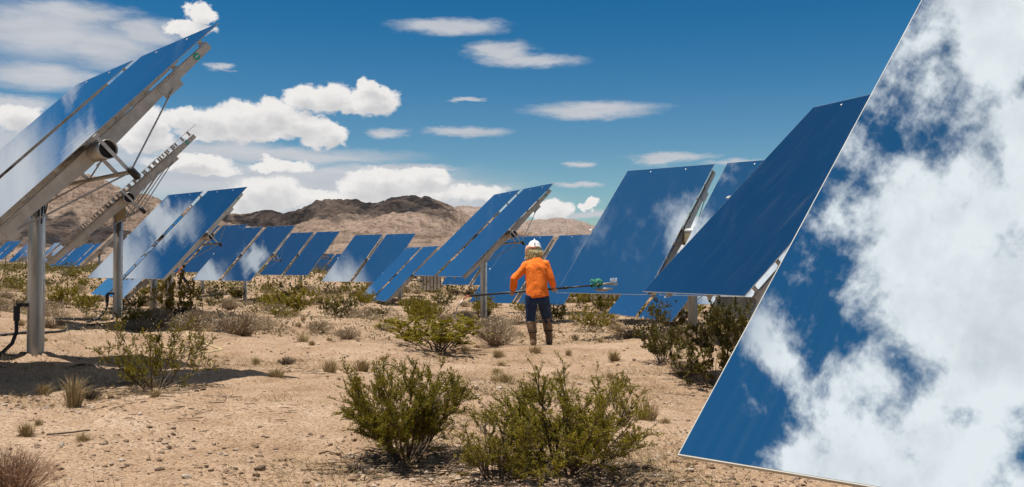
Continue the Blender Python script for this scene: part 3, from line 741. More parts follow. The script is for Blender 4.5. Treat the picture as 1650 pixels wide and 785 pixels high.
put(grey(2), 'bursage_shrub', 'small grey shrub, first of a touching pair in the open sand', 'shrub', 515, 537, 50, .86)
put(grey(0), 'bursage_shrub', 'small grey shrub, second and lower of a touching pair in the open sand', 'shrub', 560, 546, 50, .86, sz=.85)
put(cre_lo(1), 'creosote_bush', 'green bush hiding the foot of the cloud mottled heliostat post', 'bush', 286, 512, 74, .95, sz=1.25)
put(cre_lo(2), 'creosote_bush', 'wide low green bush under the white armed heliostat', 'bush', 470, 509, 84, .95, sz=.8)
put(cre_lo(3), 'creosote_bush', 'round green bush between the thick post and the second post', 'bush', 100, 497, 56, .95, sz=.95)
put(cre_lo(3), 'creosote_bush', 'open bush at the foot of the second post in its mirror shade', 'bush', 218, 530, 60, .95, sz=.8)
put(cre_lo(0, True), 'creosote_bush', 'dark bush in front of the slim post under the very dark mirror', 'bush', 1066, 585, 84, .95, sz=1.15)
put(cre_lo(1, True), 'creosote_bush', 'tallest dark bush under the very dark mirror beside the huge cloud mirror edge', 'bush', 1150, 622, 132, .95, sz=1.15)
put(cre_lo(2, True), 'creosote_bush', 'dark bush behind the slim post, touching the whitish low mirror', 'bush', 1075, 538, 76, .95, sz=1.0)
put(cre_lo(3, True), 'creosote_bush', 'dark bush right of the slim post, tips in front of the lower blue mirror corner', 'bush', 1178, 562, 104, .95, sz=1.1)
put(cre_lo(2), 'creosote_bush', 'green bush below the brush tip of the long pole', 'bush', 972, 503, 46, .95)
put(cre_lo(1), 'creosote_bush', 'green bush beside the beige panelled boxes, just right of the worker', 'bush', 936, 494, 44, .95)
put(cre_lo(0), 'creosote_bush', 'green bush at the foot of the low narrow heliostat', 'bush', 672, 514, 56, .95, sz=.9)
put(cre_lo(3), 'creosote_bush', 'low green bush just left of the worker legs', 'bush', 846, 505, 44, .95, sz=.7)
put(cre_lo(1), 'creosote_bush', 'small green sprig in the sand above the widest creosote bush', 'bush', 1000, 628, 34, .95, sz=1.2)
put([('twigs', twiggy(11, 520, .62, .62, .0026, 1.0, 'redtwig', 3))], 'brittle_shrub', 'reddish brown leafless brush filling the bottom corner of the picture', 'shrub', 12, 800, 150, 1.24, sz=1.0)
put(straw(0), 'dry_grass_tuft', 'pale straw tuft standing at the edge of the big mirror shade', 'grass tuft', 118, 655, 70, .46, sz=1.25)
put([('twigs', twiggy(12, 200, .30, .22, .003, .9, 'stem', 2))], 'brittle_shrub', 'small dark dead shrub touching the pale straw tuft', 'shrub', 147, 644, 34, .44)
put(straw(1), 'dry_grass_tuft', 'small lone straw tuft in the gravel near the reddish brush', 'grass tuft', 62, 686, 28, .46, sz=1.)
put([('twigs', twiggy(13, 160, .25, .25, .003, .9, 'stem', 2))], 'brittle_shrub', 'little dark dead shrub alone in the open sand left of the green bush', 'shrub', 462, 588, 34, .5)
put(straw(2), 'dry_grass_tuft', 'pale dry tuft in the sand left of the dark bushes', 'grass tuft', 990, 582, 46, .46, sz=.75)
put(straw(3), 'dry_grass_tuft', 'thin dry tuft in the sand between widest bush and huge mirror corner', 'grass tuft', 1072, 682, 40, .46, sz=.6)
put([('twigs', twiggy(14, 200, .30, .30, .003, .9, 'twig', 2))], 'brittle_shrub', 'low tan dry shrub in front of the dark bushes by the huge mirror', 'shrub', 1105, 606, 60, .6)
put([('twigs', twiggy(15, 150, .16, .22, .0035, .9, 'stem', 1))], 'brittle_shrub', 'dark flattened dead shrub beside the lone round creosote bush', 'shrub', 575, 760, 52, .44)
# --- repeats: scrub between the heliostats
TAKEN = []
def free(x, y, d):
    for a, b in TAKEN:
        if (a - x) ** 2 + (b - y) ** 2 < d * d: return False
    TAKEN.append((x, y)); return True
LAND = [(-5.16, 11.05, 'the thick steel post'), (-7.48, 19.35, 'the second steel post'), (-9.39, 27.95, 'the cloud mottled heliostat'), (-12., 45.8, 'the white armed heliostat'),
        (-12.16, 58.75, 'the heliostat past the white arm'), (-7.3, 52.4, 'the pale patched heliostat'), (-5.1, 46.4, 'the low narrow heliostat'), (-.76, 27.35, 'the tall narrow heliostat'),
        (.44, 16.7, 'the worker in orange'), (.95, 36.9, 'the low wide blue heliostat'), (3.37, 19.1, 'the wispy streaked heliostat'), (3.63, 10.5, 'the very dark blue mirror'), (6.28, 19.1, 'the low blue mirror corner')]
def where(x, y):
    lx, ly, nm = min(LAND, key=lambda q: (abs(math.degrees(math.atan2(q[0], q[1]) - math.atan2(x, y))) * .35 + abs(math.log(math.hypot(x, y) / math.hypot(q[0], q[1]))) * 4))
    a = math.degrees(math.atan2(x, y) - math.atan2(lx, ly)); k = math.hypot(x, y) / math.hypot(lx, ly)
    side = 'left of ' if a < -1.2 else 'right of ' if a > 1.2 else ''
    dep = 'beyond and ' if k > 1.12 else 'in front and ' if k < .88 else ''
    if side: return dep + side + nm
    return ('beyond ' if k > 1.12 else 'in front of ' if k < .88 else 'close beside ') + nm
def scatter(n, dmin, dmax, power, gap):
    out = []; tries = 0
    while len(out) < n and tries < 20000:
        tries += 1
        u = rng.uniform(0, 1) ** power; d = dmin + (dmax - dmin) * u; a = R(rng.uniform(-30, 25))
        x, y = math.sin(a) * d, math.cos(a) * d
        if float(fbm(np.array([x * .11]), np.array([y * .11]), 2, 77)[0]) < rng.uniform(-.35, .15): continue
        if free(x, y, gap): out.append((x, y, d))
    return out
for x, y, d in scatter(150, 22, 80, .8, 1.3):
    k = int(rng.integers(0, 4))
    dk = rng.uniform() < .25
    plant(cre_lo(k, dk), 'creosote_bush', ('small dark green creosote bush ' if dk else 'small olive creosote bush ') + where(x, y), 'bush', (x, y), rng.uniform(.45, 1.05), None, 'green bushes scattered among the heliostats', rng.uniform(.7, 1.1))
for x, y, d in scatter(190, 16, 65, .75, .8):
    plant(grey(int(rng.integers(0, 3))), 'bursage_shrub', 'low grey tan dry shrub ' + where(x, y), 'shrub', (x, y), rng.uniform(.5, 1.15), None, 'tan shrubs scattered among the heliostats', rng.uniform(.6, 1.))
for x, y, d in scatter(240, 6.2, 55, .9, .45):
    plant(straw(int(rng.integers(0, 4))), 'dry_grass_tuft', 'low pale dry grass tuft ' + where(x, y), 'grass tuft', (x, y), rng.uniform(.35, .95), None, 'dry tufts scattered over the sand', rng.uniform(.5, .9))
# --- far scrub that reads as one belt
def belt(n, d0, d1, m, seed, hs, name, per=46, wid=.055):
    g = np.random.default_rng(seed)
    d = np.sqrt(g.uniform(d0 * d0, d1 * d1, n)); a = np.radians(g.uniform(-34, 30, n)); x, y = np.sin(a) * d, np.cos(a) * d
    keep = fbm(x * .05, y * .05, 2, seed) > g.uniform(-.45, .10, n); x, y, d = x[keep], y[keep], d[keep]; n = len(x)
    s = g.uniform(.5, 1.2, n) * hs; z = ground_z(x, y)
    q = g.normal(size=(n, per, 3)) * [.42, .42, .30]; q[..., 2] = np.abs(q[..., 2] + .25)
    C_ = (q * s[:, None, None] + np.stack([x, y, z], 1)[:, None, :]).reshape(-1, 3); S_ = np.repeat(s, per)
    v, f = leaves(C_, g.normal(size=C_.shape) + [0, 0, .8], .17 * S_, wid * 1.6 * S_, g)
    o = link(name, np_mesh(name, v, f, [M[m]])); tag(o, kind='stuff')
belt(2800, 17, 75, 'grey_leaf', 6, .36, 'tan_scrub_cover', 44, .05); belt(4400, 17, 62, 'straw', 26, .30, 'dry_grass_cover', 36, .035); belt(560, 26, 80, 'leaf_dark', 7, .40, 'low_green_scrub', 60, .05)
belt(5200, 54, 200, 'leaf_dark', 5, 1.0, 'distant_green_scrub', 46, .06); belt(1200, 60, 220, 'grey_leaf', 16, .7, 'distant_tan_scrub', 40, .06)
belt(2200, 130, 420, 'leaf_dark', 15, 1.1, 'far_desert_scrub', 26, .09)
# --- low ground cover: fine dry stalks, litter under bushes, gravel
def cover():
    g = np.random.default_rng(21); n = 60000
    d = 5 + 45 * g.uniform(0, 1, n) ** 1.5; a = np.radians(g.uniform(-31, 27, n)); x, y = np.sin(a) * d, np.cos(a) * d
    k = fbm(x * .55, y * .55, 3, 91) > g.uniform(.02, .34, n); x, y = x[k], y[k]; n = len(x)
    b = np.stack([x, y, ground_z(x, y) - .005], 1); b = np.repeat(b, 3, 0) + g.normal(size=(3 * n, 3)) * [.05, .05, 0]
    dr = g.normal(size=b.shape) * [1, 1, .25] + [0, 0, .75]; dr /= np.linalg.norm(dr, axis=1, keepdims=True)
    v, f = prisms(b, b + dr * g.uniform(.03, .11, len(b))[:, None], .0018, .0008)
    tag(link('dry_ground_cover', np_mesh('dry_ground_cover', v, f, [M['straw']])), kind='stuff')
cover()
def litter(cx_, cy_, rad_, n, seed, lmin=.03, lmax=.16, m='stem'):
    g = np.random.default_rng(seed); a = g.uniform(0, 6.283, n); r = rad_ * np.sqrt(g.uniform(0, 1, n))
    x, y = cx_ + np.cos(a) * r, cy_ + np.sin(a) * r; b = np.stack([x, y, ground_fine(x, y) + .004], 1)
    e = np.stack([np.cos(a * 7), np.sin(a * 7), g.normal(size=n) * .10], 1) * g.uniform(lmin, lmax, n)[:, None]
    return b, b + e
L0 = []; L1 = []
for px, py, r_, n_ in ((655, 745, .48, 420), (700, 745, .40, 300), (915, 765, .62, 620), (830, 775, .5, 380), (1010, 770, .35, 120), (250, 628, .6, 300), (715, 566, .7, 200), (575, 762, .25, 160), (470, 600, .5, 60), (330, 660, .8, 130), (1120, 640, 1.0, 200)):
    x, y = spot(px, py); b, e = litter(x, y, r_, n_, px + py); L0.append(b); L1.append(e)
L0 = np.concatenate(L0); L1 = np.concatenate(L1); h_ = len(L0) // 2
perm = rng.permutation(len(L0)); L0, L1 = L0[perm], L1[perm]
for nm, sl, m in (('dead_twig_litter', slice(0, h_), 'stem'), ('pale_twig_litter', slice(h_, None), 'twig')):
    v, f = prisms(L0[sl], L1[sl], .0035, .0015); tag(link(nm, np_mesh(nm, v, f, [M[m]])), kind='stuff')

# ---------------------------------------------------------------- stones
def stone_f(t, b):
    oi = t.n.new('ShaderNodeNewGeometry').outputs['Random Per Island']; o = t.n.new('ShaderNodeObjectInfo').outputs['Random']
    k = t.math('FRACT', t.math('ADD', oi, o)); n = t.noise(pos(t), 40, 4, .6)
    t.put(b.inputs['Base Color'], t.mix(.5, t.ramp(k, [(0, (.12, .08, .055)), (.4, (.26, .175, .115)), (.75, (.36, .27, .20)), (1, (.46, .39, .32))]), t.ramp(n, [(.3, (.5, .45, .42)), (.7, (1, 1, 1))]), 'MULTIPLY'))
    b.inputs['Roughness'].default_value = .9; b.inputs['Specular IOR Level'].default_value = .15
    bump(t, b, n, .5, .01)
M['stone'] = mat('weathered_stone', stone_f)
import bmesh as _bm
def rock_shape(seed):
    g = np.random.default_rng(seed); bm = _bm.new(); _bm.ops.create_icosphere(bm, subdivisions=1, radius=1.)
    v = np.array([p.co[:] for p in bm.verts]); f = np.array([[w.index for w in p.verts] for p in bm.faces]); bm.free()
    v = v * g.uniform(.62, 1.15, (len(v), 1)) * [1, g.uniform(.6, .9), g.uniform(.35, .65)]
    return v, f
SH = [rock_shape(k) for k in range(8)]
def gravel(n, d0, d1, s0, s1, seed, name, pw):
    g = np.random.default_rng(seed); d = d0 + (d1 - d0) * g.uniform(0, 1, n) ** pw; a = np.radians(g.uniform(-30, 26, n)); x, y = np.sin(a) * d, np.cos(a) * d
    k = fbm(x * .5, y * .5, 3, 55) > g.uniform(-.35, .45, n); x, y = x[k], y[k]; n = len(x)
    s = s0 * (s1 / s0) ** (g.uniform(0, 1, n) ** 2.2); rz = g.uniform(0, 6.28, n); vs = []; fs = []; o = 0; z = ground_fine(x, y)
    for i in range(n):
        v, f = SH[i % 8]; c_, q_ = math.cos(rz[i]), math.sin(rz[i])
        w = v * s[i]; vs.append(np.stack([w[:, 0] * c_ - w[:, 1] * q_ + x[i], w[:, 0] * q_ + w[:, 1] * c_ + y[i], w[:, 2] + z[i] + s[i] * .1], 1)); fs.append(f + o); o += len(v)
    tag(link(name, np_mesh(name, np.concatenate(vs), np.concatenate(fs), [M['stone']])), kind='stuff')
gravel(21000, 4.6, 15, .007, .034, 61, 'fine_gravel', 1.6); gravel(5000, 9, 32, .012, .05, 62, 'coarse_gravel', 1.4)
ST = [np_mesh('stone', *SH[k], [M['stone']]) for k in range(8)]
SP = [(165, 708), (272, 704), (240, 742), (205, 752), (178, 768), (318, 756), (345, 770), (300, 770), (268, 755), (90, 752), (98, 758), (380, 757), (420, 758), (150, 735), (130, 720), (540, 742), (470, 745), (500, 700), (420, 690), (360, 640), (240, 690), (1010, 715), (1060, 740), (1110, 760), (1180, 772), (1030, 690), (880, 600), (600, 620), (520, 655), (225, 668), (310, 725), (410, 720), (1065, 768), (740, 640), (445, 775), (560, 575), (820, 590), (1000, 650), (1080, 650), (60, 720)]
for i, (px, py) in enumerate(SP):
    x, y = spot(px, py); o = link('stone', ST[i % 8]); s = rng.uniform(.016, .042)
    o.location = (x, y, gz(x, y) + s * .15); o.scale = (s, s, s * rng.uniform(.8, 1.2)); o.rotation_euler = (rng.uniform(-.2, .2), rng.uniform(-.2, .2), rng.uniform(0, 6.28))
    tag(o, 'small weathered tan stone lying loose in the gravelly sand', 'stone', 'loose stones in the gravelly sand')

# ---------------------------------------------------------------- people
def loft(mb, pts, rx, ry, n=14, ref=(0, 1, 0), mi=0, power=1.):
    """closed tapered limb through pts with elliptical rings; ry lies along ref"""
    pts = [Vector(p) for p in pts]; k = len(pts); ref = Vector(ref); vs = []
    for i, p in enumerate(pts):
        t = (pts[min(i + 1, k - 1)] - pts[max(i - 1, 0)]).normalized()
        w = ref - t * ref.dot(t); w = w.normalized() if w.length > 1e-4 else t.orthogonal().normalized(); u = w.cross(t)
        for j in range(n):
            a = 2 * math.pi * j / n; vs.append(p + u * math.cos(a) * rx[i] + w * math.sin(a) * ry[i])
    fs = [(i * n + j, i * n + (j + 1) % n, (i + 1) * n + (j + 1) % n, (i + 1) * n + j) for i in range(k - 1) for j in range(n)]
    o = len(vs); vs += [pts[0], pts[-1]]
    fs += [(o, (j + 1) % n, j) for j in range(n)] + [(o + 1, (k - 1) * n + j, (k - 1) * n + (j + 1) % n) for j in range(n)]
    return mb.add(vs, fs, mi)
def ball(mb, c, r, n=16, m=10):
    pts = []; rx = []; ry = []
    for i in range(m + 1):
        a = math.pi * i / m; pts.append(Vector(c) + Vector((0, 0, -r[2] * math.cos(a)))); rx.append(max(1e-4, r[0] * math.sin(a))); ry.append(max(1e-4, r[1] * math.sin(a)))
    return loft(mb, pts, rx, ry, n)
def fuse(mb, voxel, smooth=4):
    """one continuous skin from overlapping closed shapes"""
    me = mb.mesh('temporary'); o = bpy.data.objects.new('temporary', me); COL.objects.link(o)
    r = o.modifiers.new('r', 'REMESH'); r.mode = 'VOXEL'; r.voxel_size = voxel
    s = o.modifiers.new('s', 'SMOOTH'); s.iterations = smooth; s.factor = .5
    bpy.context.view_layer.update()
    out = bpy.data.meshes.new_from_object(o.evaluated_get(bpy.context.evaluated_depsgraph_get()))
    bpy.data.objects.remove(o); return out
def folds(me, amp, sc_, seed, stretch=(1, 1, .45)):
    n = len(me.vertices); co = np.empty(n * 3, np.float32); no = np.empty(n * 3, np.float32)
    me.vertices.foreach_get('co', co); me.vertices.foreach_get('normal', no); co = co.reshape(-1, 3); no = no.reshape(-1, 3)
    q = co * np.array(stretch) * sc_
    d = fbm(q[:, 0] + q[:, 2] * .8 + fbm(q[:, 2] * .6, q[:, 1] * .6, 2, seed) * 1.5, q[:, 1] + q[:, 2], 3, seed, ridge=True)
    me.vertices.foreach_set('co', (co + no * (d[:, None] * amp)).ravel().astype(np.float32)); me.update()
def finish(name, me, mats, parent):
    me.name = name; me.materials.clear()
    for m in mats: me.materials.append(m)
    me.polygons.foreach_set('use_smooth', np.ones(len(me.polygons), bool)); return link(name, me, parent)
M['skin'] = mat('tanned_skin', plain((.42, .23, .15), .55, 0, .08, 20.))
M['orange'] = mat('orange_cotton', plain((.90, .20, .028), .85, 0, .10, 9., .15))
M['denim'] = mat('dark_denim', plain((.026, .045, .095), .85, 0, .35, 14., .15))
M['boot'] = mat('brown_leather', plain((.20, .125, .065), .7, 0, .35, 16.))
M['bootdark'] = mat('dark_boot_sole', plain((.03, .022, .016), .8))
M['hair'] = mat('blond_hair', leaf_f([(0, (.74, .62, .34)), (.5, (.88, .78, .48)), (1, (.95, .89, .66))], .5))
M['hat'] = mat('white_hard_hat', plain((.80, .80, .80), .3, 0, .03))
M['pink'] = mat('salmon_cloth', plain((.80, .42, .30), .85, 0, .1))
M['glove'] = mat('tan_work_glove', plain((.34, .24, .14), .8, 0, .25, 20.))
M['pole'] = mat('black_composite_pole', plain((.022, .022, .025), .4, 0, .3))

PX, PY = (868 - 825) / FPX * 16.7, 16.7
PZ = gz(PX, PY)
root = tag(empty('person', (PX, PY, PZ)), 'worker in bright orange shirt and white hard hat, back turned, holding a long black pole', 'person')
SHO_L, SHO_R = Vector((-.20, .09, 1.315)), Vector((.118, .11, 1.33))
ELB_L, ELB_R = Vector((-.395, .04, 1.09)), Vector((.208, .07, 1.09))
HAN_L, HAN_R = Vector((-.435, .26, .865)), Vector((.265, .26, .925))
POLE_DIR = (HAN_R - HAN_L).normalized()
FEET = [(-.085, .00), (.185, .32)]
FZ = [gz(PX + a, PY + b) - PZ for a, b in FEET]
AN_L, AN_R = Vector((-.085, -.02, FZ[0] + .09)), Vector((.185, .30, FZ[1] + .09))
KN_L, KN_R = Vector((-.130, .03, .45)), Vector((.135, .24, .48))
HIP_L, HIP_R = Vector((-.125, .0, .80)), Vector((.06, .02, .81))
HEAD = Vector((-.075, .18, 1.565))
# body: head, neck, trunk, arms, hands, legs in one skin
mb = MB()
ball(mb, HEAD, (.074, .092, .112)); ball(mb, HEAD + Vector((0, .05, -.055)), (.052, .056, .058))
loft(mb, [HEAD + Vector((0, .085, .005)), HEAD + Vector((.002, .112, -.022)), HEAD + Vector((0, .098, -.034))], [.008, .013, .012], [.012, .012, .010], 8)
for s in (-1, 1): loft(mb, [HEAD + Vector((s * .070, .0, -.035)), HEAD + Vector((s * .082, -.008, .0)), HEAD + Vector((s * .078, -.004, .028))], [.008, .010, .007], [.012, .018, .012], 8)
loft(mb, [HEAD + Vector((0, -.01, -.06)), (-.055, .125, 1.43), (-.045, .10, 1.36)], [.055, .057, .075], [.058, .060, .072])
loft(mb, [(-.03, .0, .76), (-.03, .02, .90), (-.04, .05, 1.08), (-.04, .085, 1.25), (-.042, .11, 1.37)], [.150, .140, .150, .172, .10], [.105, .10, .105, .108, .075])
for a, b, c_ in ((SHO_L, ELB_L, HAN_L), (SHO_R, ELB_R, HAN_R)):
    w_ = b + (c_ - b) * .86
    loft(mb, [a, a + (b - a) * .45, b, b + (w_ - b) * .35, w_], [.058, .050, .040, .040, .027], [.058, .050, .040, .038, .022])
for a, b, c_ in ((HIP_L, KN_L, AN_L), (HIP_R, KN_R, AN_R)):
    loft(mb, [a, a + (b - a) * .5, b, b + (c_ - b) * .35, c_], [.085, .075, .054, .055, .036], [.088, .078, .056, .058, .038])
    loft(mb, [c_ + Vector((0, -.05, -.05)), c_ + Vector((0, .03, -.045)), c_ + Vector((.01, .14, -.06))], [.034, .040, .036], [.03, .034, .022], ref=(0, 0, 1))
def hand(mb, c_, el_, side):
    """palm behind the pole, four unequal fingers curled round it, thumb closing from the side"""
    fore = (c_ - el_).normalized(); ax = POLE_DIR; out = fore.cross(ax).normalized()
    if out.y < 0: out = -out
    up = ax.cross(out); up = up if up.z > 0 else -up
    pc = c_ - out * .034 + up * .006
    loft(mb, [pc + up * .052, pc + up * .02, pc - up * .02, pc - up * .036], [.030, .043, .042, .034], [.016, .018, .017, .013], 10, ref=out)
    loft(mb, [c_ - fore * .10, pc + up * .035], [.026, .028], [.020, .020], 10)
    for k, (o_, L) in enumerate(((-.030, .9), (-.010, 1.0), (.011, .96), (.031, .78))):
        b0 = pc + ax * o_ - up * .032
        loft(mb, [b0, b0 + out * .030 * L - up * .008, b0 + out * .056 * L + up * .014, b0 + out * .054 * L + up * .040 * L], [.0095, .0092, .0085, .0072], [.0095, .0092, .0085, .0072], 8)
    t0 = pc - ax * side * .036 + up * .022
    loft(mb, [t0, t0 + out * .026 + up * .018 - ax * side * .010, t0 + out * .052 + up * .010], [.0115, .0105, .009], [.0115, .0105, .009], 8)
hand(mb, HAN_L, ELB_L, -1); hand(mb, HAN_R, ELB_R, 1)
finish('body', fuse(mb, .0062, 2), [M['skin']], root)
mb = MB()
loft(mb, [(-.015, .0, .785), (-.02, .005, .83), (-.03, .015, .95), (-.04, .04, 1.12), (-.042, .07, 1.26), (-.042, .105, 1.375), (-.045, .12, 1.435)], [.186, .180, .168, .176, .190, .130, .066], [.132, .130, .124, .128, .128, .10, .066], 20)
for a, b, c_ in ((SHO_L, ELB_L, HAN_L), (SHO_R, ELB_R, HAN_R)):
    w_ = b + (c_ - b) * .74; inn = Vector((-.04, .09, 1.31))
    loft(mb, [a + (inn - a) * .6, a, a + (b - a) * .5, b, b + (w_ - b) * .6, w_, w_ + (w_ - b).normalized() * .012], [.075, .080, .070, .062, .056, .050, .044], [.080, .082, .070, .060, .054, .048, .042], 14)
sh = fuse(mb, .011, 5); folds(sh, .015, 6.5, 3); finish('shirt', sh, [M['orange']], root)
mb = MB()
loft(mb, [(-.025, .005, .70), (-.02, .005, .76), (-.02, .005, .86)], [.165, .166, .158], [.125, .122, .112], 18)
for a, b, c_ in ((HIP_L, KN_L, AN_L), (HIP_R, KN_R, AN_R)):
    e_ = b + (c_ - b) * .30
    loft(mb, [a + Vector((0, 0, .03)), a + (b - a) * .4, b, e_], [.102, .098, .082, .080], [.112, .100, .080, .078], 14)
tr = fuse(mb, .011, 4); folds(tr, .011, 8., 6); finish('trousers', tr, [M['denim']], root)
for a, (b, c_) in enumerate(((KN_L, AN_L), (KN_R, AN_R))):
    mb = MB(); t_ = b + (c_ - b) * (.16 if a == 0 else .08)
    loft(mb, [t_, b + (c_ - b) * .5, b + (c_ - b) * .85, c_ + Vector((0, 0, -.06))], [.084, .076, .056, .056], [.084, .080, .058, .070], 14)
    loft(mb, [c_ + Vector((0, -.06, -.05)), c_ + Vector((0, .05, -.045)), c_ + Vector((.012, .19, -.06))], [.046, .050, .044], [.045, .045, .026], 12, ref=(0, 0, 1))
    bm_ = fuse(mb, .010, 3); folds(bm_, .005, 14., 9 + a); o = finish('boot', bm_, [M['boot']], root)
    mb = MB()
    for s_ in (.62,):
        p_ = b + (c_ - b) * s_; mb.tube([p_ + Vector((0, 0, -.012)), p_ + Vector((0, 0, .012))], .086 - .010 * s_, 14)
    link('strap', mb.mesh('strap', [M['bootdark']], True), o)
# hair: a mop of strands to the collar
g = np.random.default_rng(8); n = 900; a = g.uniform(math.pi * .86, math.pi * 2.14, n); e = g.uniform(-.1, .9, n)
hc = np.array(HEAD)
p0 = hc + np.stack([np.cos(a) * np.cos(e) * .094, np.sin(a) * np.cos(e) * .104 + .01, np.sin(e) * .115 + .005], 1)
p1 = hc + np.stack([np.cos(a) * .122, np.sin(a) * .112 - .005, -.02 - .05 * g.uniform(0, 1, n)], 1) + g.normal(size=(n, 3)) * .012
p2 = hc + np.stack([np.cos(a) * .118, np.sin(a) * .112 - .01, -.10 - .075 * g.uniform(0, 1, n)], 1) + g.normal(size=(n, 3)) * .014
v1, f1_ = prisms(p0, p1, .0035, .0042); v2, f2_ = prisms(p1, p2, .0042, .002)
link('hair', np_mesh('hair', np.concatenate([v1, v2]), np.concatenate([f1_, f2_ + len(v1)]), [M['hair']]), root)
mb = MB(); loft(mb, [HEAD + Vector((0, -.012, .09)), HEAD + Vector((0, -.022, .03)), HEAD + Vector((0, -.03, -.04)), HEAD + Vector((0, -.035, -.10)), HEAD + Vector((0, -.035, -.15))], [.075, .100, .112, .110, .085], [.070, .085, .090, .080, .055], 16)
hb = fuse(mb, .01, 2); folds(hb, .008, 26., 4, (1, 1, .15)); finish('hair', hb, [M['hair']], root)
mb = MB(); HT = HEAD + Vector((.010, .02, .035)); n = 28
prof = [(.128, -.002), (.130, .004), (.118, .012), (.116, .04), (.102, .08), (.074, .111), (.04, .124), (.001, .128)]
vs = []
for r_, z_ in prof:
    for j in range(n):
        a_ = 2 * math.pi * j / n; br = 1 + (.16 * max(0, math.sin(a_)) if z_ < .01 else 0); vs.append(HT + Matrix.Rotation(-.22, 3, 'X') @ Vector((r_ * .90 * math.cos(a_), r_ * 1.06 * br * math.sin(a_), z_)))
mb.add(vs, [(i * n + j, i * n + (j + 1) % n, (i + 1) * n + (j + 1) % n, (i + 1) * n + j) for i in range(len(prof) - 1) for j in range(n)] + [tuple(range(n - 1, -1, -1))])
hat = link('hard_hat', mb.mesh('hard_hat', [M['hat']], True), root)
mb = MB()
mb.tube([HT + Matrix.Rotation(-.22, 3, 'X') @ Vector((0, y_, z_)) for y_, z_ in ((-.128, .03), (-.10, .095), (-.04, .139), (.04, .139), (.10, .10))], .012, 6)
link('crest', mb.mesh('crest', [M['hat']], True), hat)
# salmon cloth hanging from under the hat on one side
mb = MB(); loft(mb, [HEAD + Vector((-.085, -.045, .07)), HEAD + Vector((-.098, -.05, .02)), HEAD + Vector((-.112, -.045, -.04)), HEAD + Vector((-.112, -.03, -.09))], [.040, .045, .038, .018], [.035, .04, .03, .014], 12)
loft(mb, [HEAD + Vector((-.07, -.085, .05)), HEAD + Vector((-.01, -.115, .045)), HEAD + Vector((.05, -.095, .05))], [.02, .022, .018], [.012, .012, .012], 10)
cl = fuse(mb, .009, 2); finish('neck_cloth', cl, [M['pink']], root)

# the cleaning pole in the worker's hands
hm = (HAN_L + HAN_R) / 2; pc = Vector((PX, PY, PZ)) + hm
pr = tag(empty('cleaning_pole', pc), 'long black cleaning pole held level by the worker, green hose knot near one end', 'pole')
d = POLE_DIR
def pa(s): return d * s
mb = MB(); mb.tube([pa(-1.06), pa(-.2), pa(.55)], [.017, .019, .019], 10); mb.tube([pa(.50), pa(1.0)], .014, 10); mb.tube([pa(.52), pa(.58)], .026, 10); mb.tube([pa(.28), pa(.32)], .024, 10)
link('shaft', mb.mesh('shaft', [M['pole']], True), pr)
mb = MB()
for k in range(9):
    c0 = pa(.985 + .018 * k) + Vector((0, 0, .035)); r_ = .055 + .012 * math.sin(k * 2.1)
    mb.tube([c0 + Vector((.035 * math.sin(q_ * 2 + k), r_ * math.cos(q_), r_ * 1.05 * math.sin(q_))) for q_ in np.linspace(0, 2 * math.pi, 14)], .0085, 5)
M['green'] = mat('green_hose', plain((.03, .22, .13), .5, 0, .3))
M['paleblue'] = mat('pale_blue_brush', plain((.60, .70, .82), .6))
link('hose_knot', mb.mesh('hose_knot', [M['green']], True), pr)
mb = MB(); mb.tube([pa(1.0), pa(1.30) + Vector((0, 0, .01))], .020, 8); mb.box(pa(1.20) + Vector((0, 0, -.075)), (.26, .05, .035)); mb.tube([pa(1.02) + Vector((0, 0, -.06)), pa(1.10) + Vector((0, 0, -.10)), pa(1.24) + Vector((0, 0, -.105))], .013, 7)
mb.tube([pa(1.24) + Vector((0, 0, .0)), pa(1.42) + Vector((0, 0, -.02))], .016, 8)
link('brush_head', mb.mesh('brush_head', [M['rod']], True), pr)
mb = MB()
for k in range(60):
    s_ = 1.30 + .10 * (k % 10) / 10; mb.tube([pa(s_) + Vector((0, 0, .01)), pa(s_) + Vector((.012 * math.sin(k * 5.), .03 * math.cos(k * 3.), .075 + .02 * math.sin(k)))], .004, 4)
link('bristles', mb.mesh('bristles', [M['paleblue']]), pr)
mb = MB(); mb.tube([pa(-1.06), pa(-1.10), pa(-1.17) + Vector((0, 0, -.05))], [.013, .012, .010], 8)
M['red'] = mat('red_hose_joint', plain((.55, .10, .05), .5))
link('hose_joint', mb.mesh('hose_joint', [M['red']], True), pr)
mb = MB(); mb.tube([pa(-1.17) + Vector((0, 0, -.05)), pa(-1.26) + Vector((0, 0, -.16)), pa(-1.31) + Vector((0, 0, -.30)), pa(-1.26) + Vector((0, .02, -.42)), pa(-1.20) + Vector((0, .03, -.52))], .008, 6)
link('hose', mb.mesh('hose', [M['rod']], True), pr)

# the far worker, bending while walking
d2 = 60.; QX = (292 - 825) / FPX * d2; qz = gz(QX, d2)
r2 = tag(empty('person', (QX, d2, qz)), 'tiny far worker in orange vest and dark trousers, bending in mid stride behind the bush', 'person')
mb = MB()
hp = Vector((.05, 0, .86)); ch = Vector((-.04, 0, 1.28)); hd = Vector((.10, .02, 1.55))
ball(mb, hd, (.085, .10, .115)); loft(mb, [ch, hd], [.07, .05], [.07, .05]); loft(mb, [hp, (hp + ch) / 2, ch, ch + Vector((.02, 0, .10))], [.15, .15, .19, .10], [.12, .12, .13, .09])
for k, a, e_ in (((-.25, .1, 1.05), (-.42, .12, .92), 0), ((-.22, -.12, 1.02), (-.38, -.1, .86), 0)): loft(mb, [ch + Vector((-.08, .0, .03)), k, a], [.06, .05, .035], [.06, .05, .035])
for k in ((-.30, .10, .80), (-.26, -.12, .76)): pass
